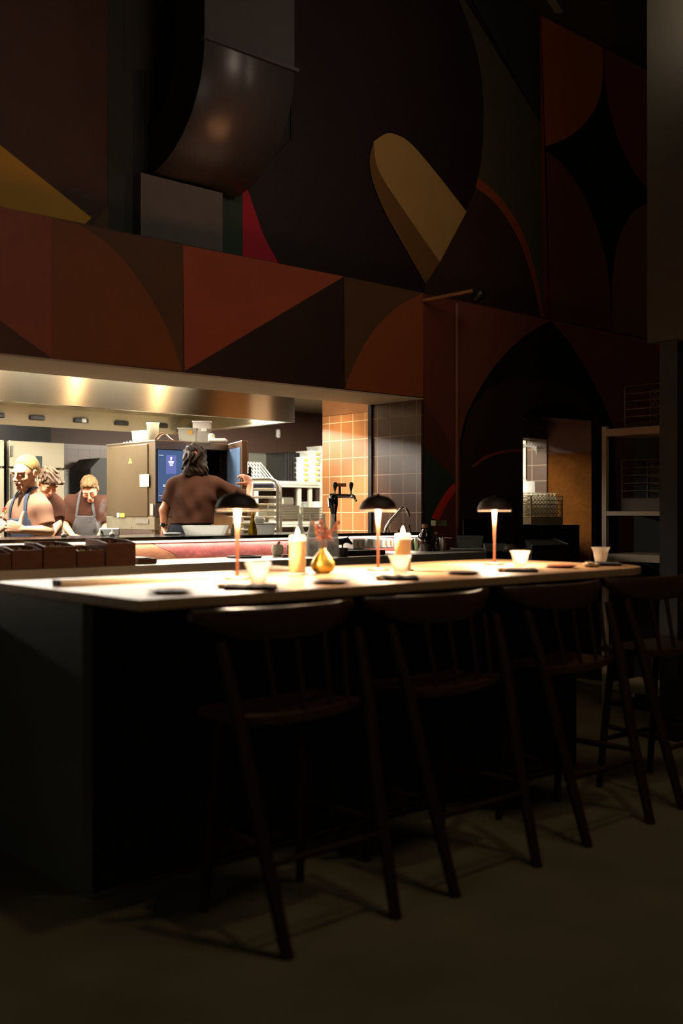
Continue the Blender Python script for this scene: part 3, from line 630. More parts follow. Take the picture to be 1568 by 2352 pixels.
# trolley with trays, nearer
q = atd(545, 1100, 9.7); q2 = atd(637, 1100, 9.7)
TZ = atd(590, 1100, 9.7).z; W_ = (q2-q).length
t = thing('tray_trolley', 'steel tray trolley with a rounded frame beside the oven door', 'trolley', (q.x, q.y, 0), A-R(90))
tsm = mat('trolley_steel', (150, 148, 138), .35, .8); shm = mat('trolley_shelf', (222, 216, 196), .4, .3)
for y in (0, .5):
    m = MB(); pts = [(0, y, 0), (0, y, TZ-.07), (.02, y, TZ-.02), (.07, y, TZ), (W_-.07, y, TZ), (W_-.02, y, TZ-.02), (W_, y, TZ-.07), (W_, y, 0)]
    m.tube(pts, .014, 8); m.build('frame', tsm, t)
zs = [1.60, 1.525, 1.455, 1.395, 1.335, 1.275, 1.215, 1.15]
for k, z in enumerate(zs):
    m = MB(); m.box((.015, -.005, z-.012), (W_-.03, .5, z+.006), bev=.003); m.build('tray', shm, t)
TM = t
def onT(x, z): return t.matrix_basis @ Vector((x, .08, z))
tm_ = Matrix.Translation(t.location) @ Matrix.Rotation(A-R(90), 4, 'Z')
m = MB(); m.box((0, 0, 0), (.30, .3, .045), bev=.01); m.box((.02, .02, .018), (.28, .28, .022)); tag(m.build('folded_towel', mat('navy_cloth', (38, 36, 52), .8, noise=.4, nscale=30, bump=.4), loc=tm_ @ Vector((.04, .03, 1.607)), rz=A-R(90)), 'folded navy cloths on the top tray of the trolley', 'towel')
br = mat('brown_bread', (104, 62, 38), .8, noise=.3, nscale=30)
for k, x in enumerate((.05, .12, .26)):
    m = MB(); m.lathe([(0, 0), (.03, .003), (.034, .018), (.02, .034), (0, .037)], n=14); tag(m.build('bread_roll', br, loc=tm_ @ Vector((x, .06, 1.462)), rz=0), 'small brown loaf on the trolley, '+['at its left', 'in its middle', 'at its right'][k], 'bread', 'brown loaves on the trolley tray')
for k, (x, z) in enumerate(((.17, 1.402), (.05, 1.342), (.18, 1.282), (.06, 1.222))):
    m = MB(); frust(m, .10, .16, .13, .18, 0, .042); m.box((-.07, -.095, .042), (.07, .095, .047)); tag(m.build('food_pan', pan, loc=tm_ @ Vector((x+.05, .12, z+.0)), rz=A-R(90)), 'small steel pan on the %s tray of the trolley' % ['fourth', 'fifth', 'sixth', 'seventh'][k], 'pan', 'small pans on the trolley')
# steel worktop between the cooks and the pass
m = MB(); t = thing('work_table', 'steel work table behind the pass', 'table', (1.2, 7.05, 0))
m.box((0, 0, .86), (2.9, .42, .90)); m.build('table_top', steelp, t)
for x in (.05, 2.8):
    for y in (.05, .36): m = MB(); m.box((x, y, 0), (x+.04, y+.04, .859)); m.build('leg', steelp, t)

# ================================================================ people
V3 = lambda *a: np.array(a, dtype=np.float32)
def sm(a, b, k):
    h = np.clip(.5+.5*(b-a)/k, 0, 1); return b*(1-h)+a*h-k*h*(1-h)
def smx(a, b, k): return -sm(-a, -b, k)
def ell(P, c, r, M=None):
    q = P-np.asarray(c, np.float32)
    if M is not None: q = q @ M
    r = np.asarray(r, np.float32); k0 = np.linalg.norm(q/r, axis=1); k1 = np.linalg.norm(q/(r*r), axis=1)+1e-9
    return k0*(k0-1)/k1
def con(P, a, b, ra, rb):
    a = np.asarray(a, np.float32); b = np.asarray(b, np.float32); ba = b-a
    t = np.clip(((P-a) @ ba)/max(1e-9, float(ba @ ba)), 0, 1)
    return np.linalg.norm(P-a-t[:, None]*ba, axis=1)-(ra+(rb-ra)*t)
def rot(yaw=0, pitch=0, roll=0):
    """columns: local axes in the person's frame; yaw turns the face to the viewer's left"""
    M = Matrix.Rotation(R(-yaw), 3, 'Z') @ Matrix.Rotation(R(pitch), 3, 'X') @ Matrix.Rotation(R(roll), 3, 'Y')
    return np.array(M, dtype=np.float32)
def surf(f, lo, hi, h):
    lo = np.array(lo, np.float32); n = np.ceil((np.array(hi)-lo)/h).astype(int)+1; B = 4
    n = ((n+B-1)//B)*B+1
    nb = (n-1)//B
    g = np.stack(np.meshgrid(*[np.arange(k) for k in nb], indexing='ij'), -1).reshape(-1, 3)
    dc = f((lo+(g*B+B/2)*h).astype(np.float32))
    D = np.full(tuple(n), 1., np.float32)
    near = np.abs(dc) < h*B*1.3+.012
    for blk in g[(~near) & (dc < 0)]:
        D[blk[0]*B:blk[0]*B+B+1, blk[1]*B:blk[1]*B+B+1, blk[2]*B:blk[2]*B+B+1] = -1
    mask = np.zeros(tuple(n), bool)
    for blk in g[near]: mask[blk[0]*B:blk[0]*B+B+1, blk[1]*B:blk[1]*B+B+1, blk[2]*B:blk[2]*B+B+1] = True
    ii = np.argwhere(mask)
    D[mask] = f((lo+ii*h).astype(np.float32))
    s = D < 0
    c = s[:-1, :-1, :-1].astype(np.int8)
    tot = sum(s[i:n[0]-1+i, j:n[1]-1+j, k:n[2]-1+k].astype(np.int8) for i in (0, 1) for j in (0, 1) for k in (0, 1))
    act = (tot > 0) & (tot < 8)
    ci = np.argwhere(act); idx = -np.ones(act.shape, int); idx[act] = np.arange(len(ci))
    acc = np.zeros((len(ci), 3)); cnt = np.zeros(len(ci))
    for a in range(3):
        e = np.zeros(3, int); e[a] = 1; o1, o2 = [q for q in range(3) if q != a]
        for u in (0, 1):
            for v_ in (0, 1):
                off = np.zeros(3, int); off[o1] = u; off[o2] = v_
                p = ci+off; q = p+e
                d0 = D[p[:, 0], p[:, 1], p[:, 2]]; d1 = D[q[:, 0], q[:, 1], q[:, 2]]
                cr = (d0 < 0) != (d1 < 0); t = np.where(cr, d0/np.where(cr, d0-d1, 1), 0)
                acc[cr] += (p+t[:, None]*e)[cr]; cnt[cr] += 1
    V = lo+(acc/np.maximum(cnt, 1)[:, None])*h
    F = []
    for a in range(3):
        o1, o2 = (a+1) % 3, (a+2) % 3
        e = np.zeros(3, int); e[a] = 1
        sl0 = [slice(0, k) for k in n]; sl1 = [slice(0, k) for k in n]; sl0[a] = slice(0, n[a]-1); sl1[a] = slice(1, n[a])
        s0, s1 = s[tuple(sl0)], s[tuple(sl1)]
        ed = np.argwhere(s0 != s1); ok = (ed[:, o1] > 0) & (ed[:, o2] > 0) & (ed[:, o1] < n[o1]-1) & (ed[:, o2] < n[o2]-1); ed = ed[ok]
        u = np.zeros(3, int); u[o1] = 1; v_ = np.zeros(3, int); v_[o2] = 1
        qs = [idx[tuple((ed-w_).T)] for w_ in (u+v_, v_, 0*u, u)]
        Q = np.stack(qs, 1); inside = s0[tuple(ed.T)]
        Q[~inside] = Q[~inside][:, ::-1]
        F.append(Q)
    F = np.concatenate(F); F = F[(F >= 0).all(1)]
    return V, F
def smesh(name, f, lo, hi, h, mats, parent=None, pick=None):
    V, F = surf(f, lo, hi, h)
    me = bpy.data.meshes.new(name); me.vertices.add(len(V)); me.vertices.foreach_set('co', V.astype(np.float32).ravel())
    me.loops.add(F.size); me.loops.foreach_set('vertex_index', F.ravel().astype(np.int32))
    me.polygons.add(len(F)); me.polygons.foreach_set('loop_start', np.arange(0, F.size, 4, dtype=np.int32)); me.polygons.foreach_set('loop_total', np.full(len(F), 4, np.int32))
    me.update(); me.validate()
    if not isinstance(mats, (list, tuple)): mats = [mats]
    for m in mats: me.materials.append(m)
    me.polygons.foreach_set('use_smooth', np.ones(len(me.polygons), bool))
    if pick is not None:
        cs = np.zeros(len(me.polygons)*3, np.float32); me.polygons.foreach_get('center', cs)
        me.polygons.foreach_set('material_index', pick(cs.reshape(-1, 3)).astype(np.int32))
    o = bpy.data.objects.new(name, me); COL.objects.link(o)
    if parent: o.parent = parent
    return o
def head_sdf(P, hc, M, s=1.):
    q = (P-np.asarray(hc, np.float32)) @ M / s; x = np.abs(q[:, 0]); S = np.stack([x, q[:, 1], q[:, 2]], 1)
    d = ell(q, (0, .018, .032), (.074, .094, .086))
    d = sm(d, con(q, (0, -.022, -.005), (0, -.050, -.082), .060, .030), .03)
    d = sm(d, ell(q, (0, -.066, -.094), (.024, .018, .017)), .02)
    d = sm(d, ell(S, (.036, -.058, -.028), (.028, .026, .026)), .02)
    d = sm(d, con(S, (.030, -.01, -.07), (.055, .02, -.035), .022, .02), .02)
    d = sm(d, ell(S, (.028, -.077, .024), (.030, .015, .010)), .014)
    d = smx(d, -ell(S, (.031, -.107, .001), (.018, .016, .012)), .012)
    d = sm(d, ell(S, (.030, -.0775, .001), (.0155, .0125, .0115)), .004)
    d = sm(d, con(q, (0, -.086, .014), (0, -.113, -.028), .008, .0115), .010)
    d = sm(d, ell(S, (.010, -.100, -.033), (.008, .010, .007)), .006)
    d = sm(d, ell(q, (0, -.087, -.0555), (.024, .012, .0065)), .006)
    d = sm(d, ell(q, (0, -.085, -.068), (.020, .012, .007)), .006)
    d = smx(d, -ell(q, (0, -.100, -.0615), (.021, .007, .0022)), .003)
    ear = ell(S, (.078, .012, -.004), (.008, .019, .031))
    d = sm(d, smx(ear, -ell(S, (.088, .010, -.002), (.008, .011, .020)), .004), .006)
    return d*s
def hand_sdf(P, w_, d_, nrm, th, curl=(20, 30, 25), thumb=(.3, 60), s=1., spread=.0):
    w_ = np.array(w_, float); d_ = np.array(d_, float); d_ /= np.linalg.norm(d_)
    nrm = np.array(nrm, float); nrm -= d_*(nrm @ d_); nrm /= np.linalg.norm(nrm)
    th = np.array(th, float); th -= d_*(th @ d_)+nrm*(th @ nrm); th /= np.linalg.norm(th)
    D = None
    for i, (o_, ln) in enumerate(((.030, .94), (.010, 1.04), (-.010, .98), (-.029, .80))):
        k = w_+(d_*(.082-.004*abs(i-1))+th*o_)*s
        c = con(P, w_+th*o_*.45*s, k, .0145*s, .0125*s)
        p = k; an = 0; dd = d_+th*spread*(1.2-i)*.4
        for j, L_ in enumerate((.042, .026, .021)):
            an += curl[j]; a_ = R(an); q = p+(dd*math.cos(a_)+nrm*math.sin(a_))*L_*ln*s
            c = np.minimum(c, con(P, p, q, (.0100-.001*j)*s, (.0092-.001*j)*s)); p = q
        D = c if D is None else sm(D, c, .0045*s)
    Mh = np.stack([d_, th, nrm], 1).astype(np.float32)
    D = sm(D, ell(P, w_+(d_*.050)*s, (.046*s, .042*s, .017*s), Mh), .008*s)
    fr, an = thumb; a_ = R(an)
    b0 = w_+(d_*.020+th*.022)*s; b1 = b0+(d_*math.cos(a_)*.6+th*math.sin(a_)+nrm*fr)*.040*s
    b2 = b1+(d_*math.cos(a_)*.5+th*math.sin(a_)+nrm*fr)*.028*s; b3 = b2+(d_*math.cos(a_*1.1)*.35+th*math.sin(a_)+nrm*fr)*.022*s
    D = sm(D, con(P, b0, b1, .0165*s, .0125*s), .012*s)
    D = np.minimum(D, con(P, b1, b2, .0122*s, .0112*s)); return np.minimum(D, con(P, b2, b3, .0112*s, .0088*s))
skin = mat('skin', (184, 124, 94), .5, noise=.06, nscale=12)
skinp = mat('skin_fair', (220, 170, 138), .5, noise=.05, nscale=12)
lipm = mat('lips', (190, 116, 100), .5)
browm = {}
def cloth(name, rgb, **k): return mat(name, rgb, .9, spec=.12, noise=.12, nscale=6, bump=.10, bscale=260, **k)
brown_t = cloth('brown_shirt_cloth', (62, 37, 26)); brown_l = cloth('light_brown_shirt_cloth', (146, 112, 92))
navy = cloth('navy_trousers', (30, 32, 40)); blue_ap = cloth('blue_apron', (66, 78, 98)); grey_ap = cloth('grey_apron', (84, 82, 82))
def wr(P, sx, amp=.004, f=24.):
    return amp*(np.sin(P[:, 0]*f+2*np.sin(P[:, 2]*f*.45+sx))*np.cos(P[:, 1]*f*.8+sx)+.5*np.sin(P[:, 2]*f*1.6+3*np.sin(P[:, 0]*f*.6+sx)))
def person(label, cat_xyz, S):
    t = thing('person', label, 'person', cat_xyz, A-R(90))
    hs = S.get('hs', 1.); HM = rot(*S['head']); hc = V3(*S['hc']); nb = V3(*S['neck'])
    BM = rot(*S.get('body', (0, 0, 0))); ch = V3(*S['chest']); pv = V3(*S['pelvis'])
    k_ = S.get('build', 1.)
    def torso(P):
        d = ell(P, ch, (.165*k_, .105*k_, .20), BM)
        d = sm(d, ell(P, (ch+pv)/2, (.135*k_, .095*k_, .22), BM), .08)
        d = sm(d, ell(P, pv, (.165*k_, .11*k_, .14), BM), .08)
        for sh in (S['shl'], S['shr']):
            d = sm(d, con(P, nb+(0, 0, -.05), V3(*sh)+(0, 0, -.005), .055*k_, .052*k_), .05)
        return d
    arms = [(S['shl'], S['ell'], S['wrl']), (S['shr'], S['elr'], S['wrr'])]
    def legs(P, g=0.):
        d = None
        for sx in (-1, 1):
            hp = pv+BM @ V3(sx*.085, 0, -.05); kn = V3(hp[0], hp[1]-.02, .50); an = V3(hp[0], hp[1]+.01, .09)
            c = np.minimum(con(P, hp, kn, .085+g, .06+g), con(P, kn, an, .058+g, .042+g)); d = c if d is None else sm(d, c, .03)
        return d
    def body(P):
        d = head_sdf(P, hc, HM, hs)
        hb = hc+HM @ V3(0, .03, -.06)*hs
        d = sm(d, con(P, hb, nb+(0, 0, -.03), .050*hs, .056*hs), .025)
        d = sm(d, torso(P)+.012, .03)
        for sh, el, wr_ in arms:
            d = sm(d, sm(con(P, sh, el, .046, .037), con(P, el, wr_, .038, .0245), .02), .02)
        for w_, dd, nn, tt, cu, tm, sp in S['hands']: d = sm(d, hand_sdf(P, w_, dd, nn, tt, cu, tm, S.get('hand_s', 1.), sp), .01)
        return sm(d, legs(P), .03)
    allp = np.array([hc+(.12, .14, .14), hc-(.12, .14, .14)]+[V3(*p) for a_ in arms for p in a_]+[V3(*h_[0])+V3(*h_[1])*.13/np.linalg.norm(h_[1]) for h_ in S['hands']])
    lo = allp.min(0)-.09; hi = allp.max(0)+.09; lo[2] = 0.02; lo[0] = min(lo[0], pv[0]-.24); hi[0] = max(hi[0], pv[0]+.24); lo[1] = min(lo[1], pv[1]-.2, ch[1]-.2); hi[1] = max(hi[1], pv[1]+.2, ch[1]+.2)
    def pick(c):
        q = (c-hc) @ HM / hs; x = np.abs(q[:, 0]); y = q[:, 1]; z = q[:, 2]; r = np.zeros(len(c), int)
        r[(x < .0225) & (y < -.085) & (z < -.0515) & (z > -.073)] = 1
        zb = .026-.22*np.abs(x-.03)
        r[(x > .013) & (x < .052) & (y < -.055) & (z > zb-.003) & (z < zb+.0035)] = 2
        r[(x > .018) & (x < .045) & (y < -.055) & (np.abs(z+.0065-2.2*(x-.031)**2*6) < .0016)] = 2
        return r
    smesh('body', body, lo, hi, .0044, [S.get('skin', skin), lipm, S['brow']], t, pick)
    hm_z = S.get('hem', .92)
    def shirt(P):
        d = torso(P)-.012
        for (sh, el, wr_), fr in zip(arms, S.get('sleeve', (.72, .72))):
            sh = V3(*sh); el = V3(*el); e2 = sh+(el-sh)*fr; ax = (el-sh)/np.linalg.norm(el-sh)
            c = con(P, sh, sh+(el-sh)*1.1, S.get('slv', .057), S.get('slv', .057)+.009); c = smx(c, (P-e2) @ ax, .006)
            d = sm(d, c, .035)
        d = d+wr(P, S.get('seed', 1.), S.get('wrinkle', .004))
        fo = S.get('folds', .0)
        if fo: d = d+fo*np.clip((P[:, 2]-hm_z)*6, 0, 1)*np.clip((nb[2]-.02-P[:, 2])*5, 0, 1)*np.sin((P[:, 0]-nb[0])*(46+26*(nb[2]-P[:, 2]))+2.2*np.sin(P[:, 2]*9))
        nk = nb+V3(*S.get('collar', (0, -.02, .045)))
        d = smx(d, -ell(P, nk, (.075, .08, .06)), .008)
        return np.maximum(d, hm_z-P[:, 2])
    smesh('shirt', shirt, lo, hi, .0055, S['shirt'], t)
    def trou(P):
        d = sm(legs(P, .016), smx(ell(P, pv, (.175*k_, .12*k_, .15), BM)-.004, P[:, 2]-(pv[2]+.10), .01), .03)
        return np.maximum(d, .10-P[:, 2])+wr(P, 3., .003)
    smesh('trousers', trou, (pv[0]-.28, pv[1]-.28, .02), (pv[0]+.28, pv[1]+.28, pv[2]+.2), .010, S.get('trousers', navy), t)
    def shoe(sx):
        hp = pv+BM @ V3(sx*.085, 0, -.05)
        def f(P): return np.maximum(sm(ell(P, (hp[0], hp[1]+.01, .055), (.045, .065, .06)), ell(P, (hp[0], hp[1]-.07, .035), (.045, .12, .045)), .03), .002-P[:, 2])
        smesh('shoe', f, (hp[0]-.08, hp[1]-.22, -.01), (hp[0]+.08, hp[1]+.12, .14), .010, black, t)
    shoe(-1); shoe(1)
    def hair(P): return S['hair'](((P-hc) @ HM / hs))*hs
    e = S.get('hair_ext', .17)
    smesh('hair', hair, hc-e-(0, 0, S.get('hair_dn', 0)), hc+e, .0040, S['hairm'], t)
    if 'apron' in S:
        bt, wf = S['apron']
        def ap(P):
            d = torso(P)-.020+.6*wr(P, S.get('seed', 1.), .004)
            q = (P-ch) @ BM; x = q[:, 0]; z = P[:, 2]-bt
            sh_ = np.abs(d)-.0035
            bib = np.maximum(np.abs(x)-wf(z), z)
            for sx in (-1, 1):
                line = x-sx*(.085-.16*np.clip(z, 0, .26)); st = np.maximum(np.abs(line)-.013, -z-.01); bib = np.minimum(bib, st)
            r = np.maximum(sh_, bib*.7); r = np.maximum(r, q[:, 1]-.02)
            return np.maximum(r, .75-P[:, 2])
        smesh('apron', ap, lo, (hi[0], hi[1], nb[2]+.10), .0050, S['apm'], t)
    return t
def strands(q, f=120., a=.003): return a*(np.sin(np.arctan2(q[:, 0], q[:, 1]+.02)*f*.22+2*np.sin(q[:, 2]*40)+q[:, 1]*20)+.6*np.sin(q[:, 0]*f+q[:, 2]*f*.4+3*np.sin(q[:, 1]*30)))
def hair_mat(n, rgb): return mat(n, rgb, .62, noise=.38, nscale=26, stretch=(3, 3, .6), bump=.6, bscale=90, spec=.25)
blond = hair_mat('blond_hair', (176, 146, 92)); ash = hair_mat('ash_brown_hair', (62, 44, 28)); sandy = hair_mat('sandy_hair', (100, 74, 44)); dkb = hair_mat('dark_brown_hair', (38, 24, 15))
def hair_pulled(q):
    d = ell(q, (0, .022, .034), (.0785, .0985, .0915))+strands(q, 160, .0012)
    d = smx(d, -(q[:, 2]+1.05*(q[:, 1]+.045)-.072+.15*np.abs(q[:, 0])), .004)
    return sm(d, ell(q, (0, .115, .0), (.034, .026, .036)), .02)
def hair_curly(q):
    n_ = .009*np.sin(q[:, 0]*90+2.5*np.sin(q[:, 2]*50))*np.sin(q[:, 1]*80+2.5*np.sin(q[:, 0]*45))*1.2+.003*np.sin(q[:, 2]*150+q[:, 0]*120)
    d = ell(q, (0, .014, .046), (.088, .106, .090))+n_
    d = sm(d, ell(q, (.03, -.085, .065), (.07, .035, .04))+n_, .02)
    return smx(d, -(q[:, 2]+.85*(q[:, 1]+.075)-.046+.010*np.sin(q[:, 0]*150+3*np.sin(q[:, 1]*60))), .006)
def hair_short(q):
    n_ = .005*np.sin(q[:, 0]*170+3*np.sin(q[:, 1]*60))*np.sin(q[:, 1]*130+2*np.sin(q[:, 2]*90))
    d = ell(q, (0, .014, .040), (.0815, .102, .092))+n_
    d = sm(d, ell(q, (0, -.055, .098), (.05, .04, .028))+n_, .02)
    return smx(d, -(q[:, 2]+1.0*(q[:, 1]+.085)-.083+.25*np.maximum(np.abs(q[:, 0])-.05, 0)+.006*np.sin(q[:, 0]*230+2*np.sin(q[:, 1]*90))), .004)
def hair_long(q):
    n_ = .008*np.sin(q[:, 0]*70+2.2*np.sin(q[:, 2]*34+q[:, 0]*20))*np.cos(q[:, 1]*45+np.sin(q[:, 2]*40))+.003*np.sin(q[:, 0]*190+4*np.sin(q[:, 2]*38))
    d = ell(q, (0, .02, .035), (.090, .105, .098))
    d = sm(d, ell(q, (.0, .048, -.06), (.098, .062, .085)), .04)
    d = sm(d, ell(q, (.045, .06, -.10), (.045, .04, .045)), .03)
    d = sm(d, ell(q, (-.05, .055, -.09), (.045, .04, .045)), .03)
    d = sm(d, ell(q, (.012, .118, .02), (.036, .030, .048)), .012)
    d = smx(d, -(np.abs(ell(q, (.012, .125, .005), (.050, .045, .055)))-.002), .006)
    d = d+n_
    return np.maximum(d, -(q[:, 1]+.9*np.maximum(q[:, 2], -.02)*1.1+.012-.02))
def local(px, py, cx, dep): return ((px-cx)*dep/FPX, HC-(py-1176)*dep/FPX)
# woman at the pass
D_ = 6.95; q = atd(62, 1176, D_); w0 = Vector((q.x, q.y, 0))
L = lambda px, py, y=0.: (local(px, py, 62, D_)[0], y, local(px, py, 62, D_)[1])
wt = person('blonde cook with pulled back hair and blue apron holding her thumb up at the pass', w0, dict(
    head=(25, 13, 3), hc=L(60, 1087, -.02), neck=L(68, 1141, .035), chest=L(66, 1190, .03), pelvis=L(68, 1290, .05), body=(34, 0, 0), build=.88, slv=.050,
    shl=L(27, 1167, .085), shr=L(104, 1167, -.055), ell=L(3, 1207, .04), wrl=L(-8, 1226, -.10), elr=L(118, 1219, -.075), wrr=L(71, 1216, -.20),
    hands=[(L(71, 1216, -.20), (-.85, -.45, .30), (-.45, .85, -.1), (.15, 0, 1), (72, 92, 60), (.0, 86), 0), (L(-8, 1226, -.10), (-.2, -1, -.1), (0, 0, -1), (1, 0, 0), (20, 25, 20), (.3, 60), 0)],
    skin=skinp, brow=mat('fair_brow', (170, 128, 96), .7), hair=hair_pulled, hairm=blond, shirt=brown_l, hem=.95, seed=2., wrinkle=.0035,
    sleeve=(.75, .72), apron=(1.335, lambda z: .105+.35*np.clip(-z, 0, .4)), apm=blue_ap, hs=.97, hand_s=1.02))
m = MB(); m.lathe([(0, -.006), (.0055, 0), (0, .006)], n=10); m.lathe([(0, -.018), (.006, -.012), (0, -.006)], n=10)
q = V3(*L(60, 1087, -.02))+rot(25, 13, 3) @ V3(.080, .004, -.040); m.build('earring', mat('pearl', (240, 236, 226), .2), wt, loc=q)
mb_ = MB(); p0 = L(14, 1186, -.075); p1 = L(11, 1204, -.085)
mb_.tube([L(20, 1176, -.07), L(11, 1208, -.095)], .004, 8); pn = mb_.build('pen', mat('grey_pen', (150, 160, 156), .4), wt)
m = MB(); m.tube([L(19, 1166, -.068), L(16, 1176, -.075)], .010, 10); m.build('pen_cap', mat('red_cap', (190, 50, 40), .4), pn)
m = MB(); m.tube([L(21.5, 1172, -.075), L(22, 1178, -.08)], .008, 10); m.build('pen_clip', mat('green_cap', (80, 130, 70), .4), pn)
# cook behind her, bending right
D_ = 9.0; q = atd(118, 1176, D_); w0 = Vector((q.x, q.y, 0))
L = lambda px, py, y=0.: (local(px, py, 118, D_)[0], y, local(px, py, 118, D_)[1])
person('cook with wavy ash brown hair looking down behind the blonde cook', w0, dict(
    head=(-38, 42, 0), hc=L(117, 1109, -.08), neck=L(100, 1134, .02), chest=L(98, 1176, .02), pelvis=L(98, 1265, .08), body=(-30, 14, 0),
    shl=L(72, 1152, -.05), shr=L(121, 1157, .08), ell=L(70, 1205, -.1), wrl=L(90, 1235, -.28), elr=L(130, 1203, .02), wrr=L(127, 1236, -.2),
    hands=[(L(90, 1235, -.28), (.5, -1, -.3), (0, 0, -1), (1, 0, 0), (30, 35, 25), (.3, 60), 0), (L(127, 1236, -.2), (-.3, -1, -.3), (0, 0, -1), (-1, 0, 0), (30, 35, 25), (.3, 60), 0)],
    brow=mat('ash_brow', (96, 70, 48), .7), hair=hair_curly, hairm=ash, shirt=brown_t, hem=.95, seed=5.))
# cook in the grey apron
D_ = 10.0; q = atd(205, 1176, D_); w0 = Vector((q.x, q.y, 0))
L = lambda px, py, y=0.: (local(px, py, 205, D_)[0], y, local(px, py, 205, D_)[1])
person('cook with short sandy hair and grey apron bending over his work beside the oven', w0, dict(
    head=(-10, 38, -6), hc=L(215, 1124, -.16), neck=L(208, 1144, -.02), chest=L(200, 1176, -.02), pelvis=L(202, 1262, .10), body=(-8, 16, 0), build=1.0,
    shl=L(165, 1150, -.01), shr=L(238, 1152, .03), ell=L(152, 1206, -.06), wrl=L(186, 1229, -.30), elr=L(245, 1208, .0), wrr=L(238, 1236, -.25),
    hands=[(L(186, 1229, -.30), (1, -.6, -.2), (0, 0, -1), (0, 1, .3), (30, 35, 25), (.3, 60), 0), (L(238, 1236, -.25), (-.3, -1, -.3), (0, 0, -1), (-1, 0, 0), (30, 35, 25), (.3, 60), 0)],
    brow=mat('sandy_brow', (140, 96, 62), .7), hair=hair_short, hairm=sandy, shirt=brown_t, hem=.95, seed=8., sleeve=(.86, .85),
    apron=(1.345, lambda z: .085+.42*np.clip(-z, 0, .5)), apm=grey_ap))
# man seen from behind, holding the oven door
D_ = 8.1; q = atd(445, 1176, D_); w0 = Vector((q.x, q.y, 0))
L = lambda px, py, y=0.: (local(px, py, 445, D_)[0], y, local(px, py, 445, D_)[1])
mt_ = person('tall cook with long dark wavy hair seen from behind holding the oven door handle', w0, dict(
    head=(172, 4, 0), hc=L(446, 1058, .02), neck=L(446, 1096, .01), chest=L(446, 1140, .0), pelvis=L(438, 1225, -.02), body=(180, 0, 0), build=1.0, folds=.010,
    shl=L(403, 1112, .0), shr=L(489, 1112, .02), ell=L(377, 1172, .0), wrl=L(377, 1209, -.02), elr=L(566, 1147, .12), wrr=L(567, 1113, .30),
    hands=[(L(377, 1209, -.02), (-.1, .2, -1), (1, .1, 0), (0, -1, 0), (15, 20, 15), (.3, 55), 0), (L(567, 1113, .30), (-.42, .25, .9), (-.7, .6, -.35), (-.4, -.6, -.3), (38, 40, 30), (.5, 50), .05)],
    brow=mat('dark_brow', (60, 40, 30), .7), hair=hair_long, hairm=dkb, hair_ext=.17, hair_dn=.04, shirt=brown_t, hem=L(0, 1203)[2], seed=3., wrinkle=.005,
    sleeve=(.72, .86), collar=(0, .0, .05), hs=1.02))
m = MB(); wv = Vector(L(377, 1205, -.02)); m.lathe([(.029, -.008), (.032, 0), (.029, .008)], n=20); m.build('wrist_watch', steelp, mt_, loc=wv)
m = MB(); m.box((-.015, -.037, -.016), (.015, -.029, .016), bev=.004); m.build('watch_face', black, mt_, loc=wv)
# ================================================================ the pass and the counter behind the bar
m = MB(); m.box((XL, 5.56, 1.201), (XS-.032, 6.19, 1.225), bev=.004); o = m.build('pass_ledge', mat('black_stone', (5, 4, 4), .12, noise=.15), loc=(0, 0, 0)); tag(o, 'long black stone ledge of the kitchen pass', 'ledge')
m = MB(); m.box((0, 0, 0), (4.95, .010, .012)); o = m.build('led_strip', mat('led_warm', (255, 240, 220), .5, emit=(1, .86, .68), es=2.2), loc=(.8, 5.585, 1.188)); tag(o, 'thin glowing light strip under the black ledge', 'lamp')
area('ledge_strip_light', (3.0, 5.575, 1.185), 5.4, 12, (1, .88, .72), (R(-20), 0, 0), sy=.02)
CZ, CY0 = 1.083, 5.02
t = thing('back_counter', 'long steel back counter under the pass', 'counter', (XL, CY0, 0))
m = MB(); m.box((0, 0, CZ-.05), (5.9-XL, 5.607-CY0, CZ)); m.build('countertop', mat('counter_steel', (200, 192, 176), .42, .85, noise=.06, nscale=3), t)
m = MB(); m.box((.02, .06, .08), (5.88-XL, 5.59-CY0, CZ-.051)); m.build('cabinet', blackm, t)
m = MB(); m.box((5.9-XL, 0, CZ-.05), (6.7-XL, 5.607-CY0, CZ)); m.build('dark_countertop', mat('dark_stone', (14, 13, 12), .3), t)
m = MB(); m.box((5.9-XL, .06, .08), (6.68-XL, 5.59-CY0, CZ-.051)); m.build('cabinet', blackm, t)
def cput(px, py, off=0.):                                   # a spot on that counter
    q = at(px, py, Z=CZ); return Vector((q.x, q.y, CZ+off))
CR = A-R(90)
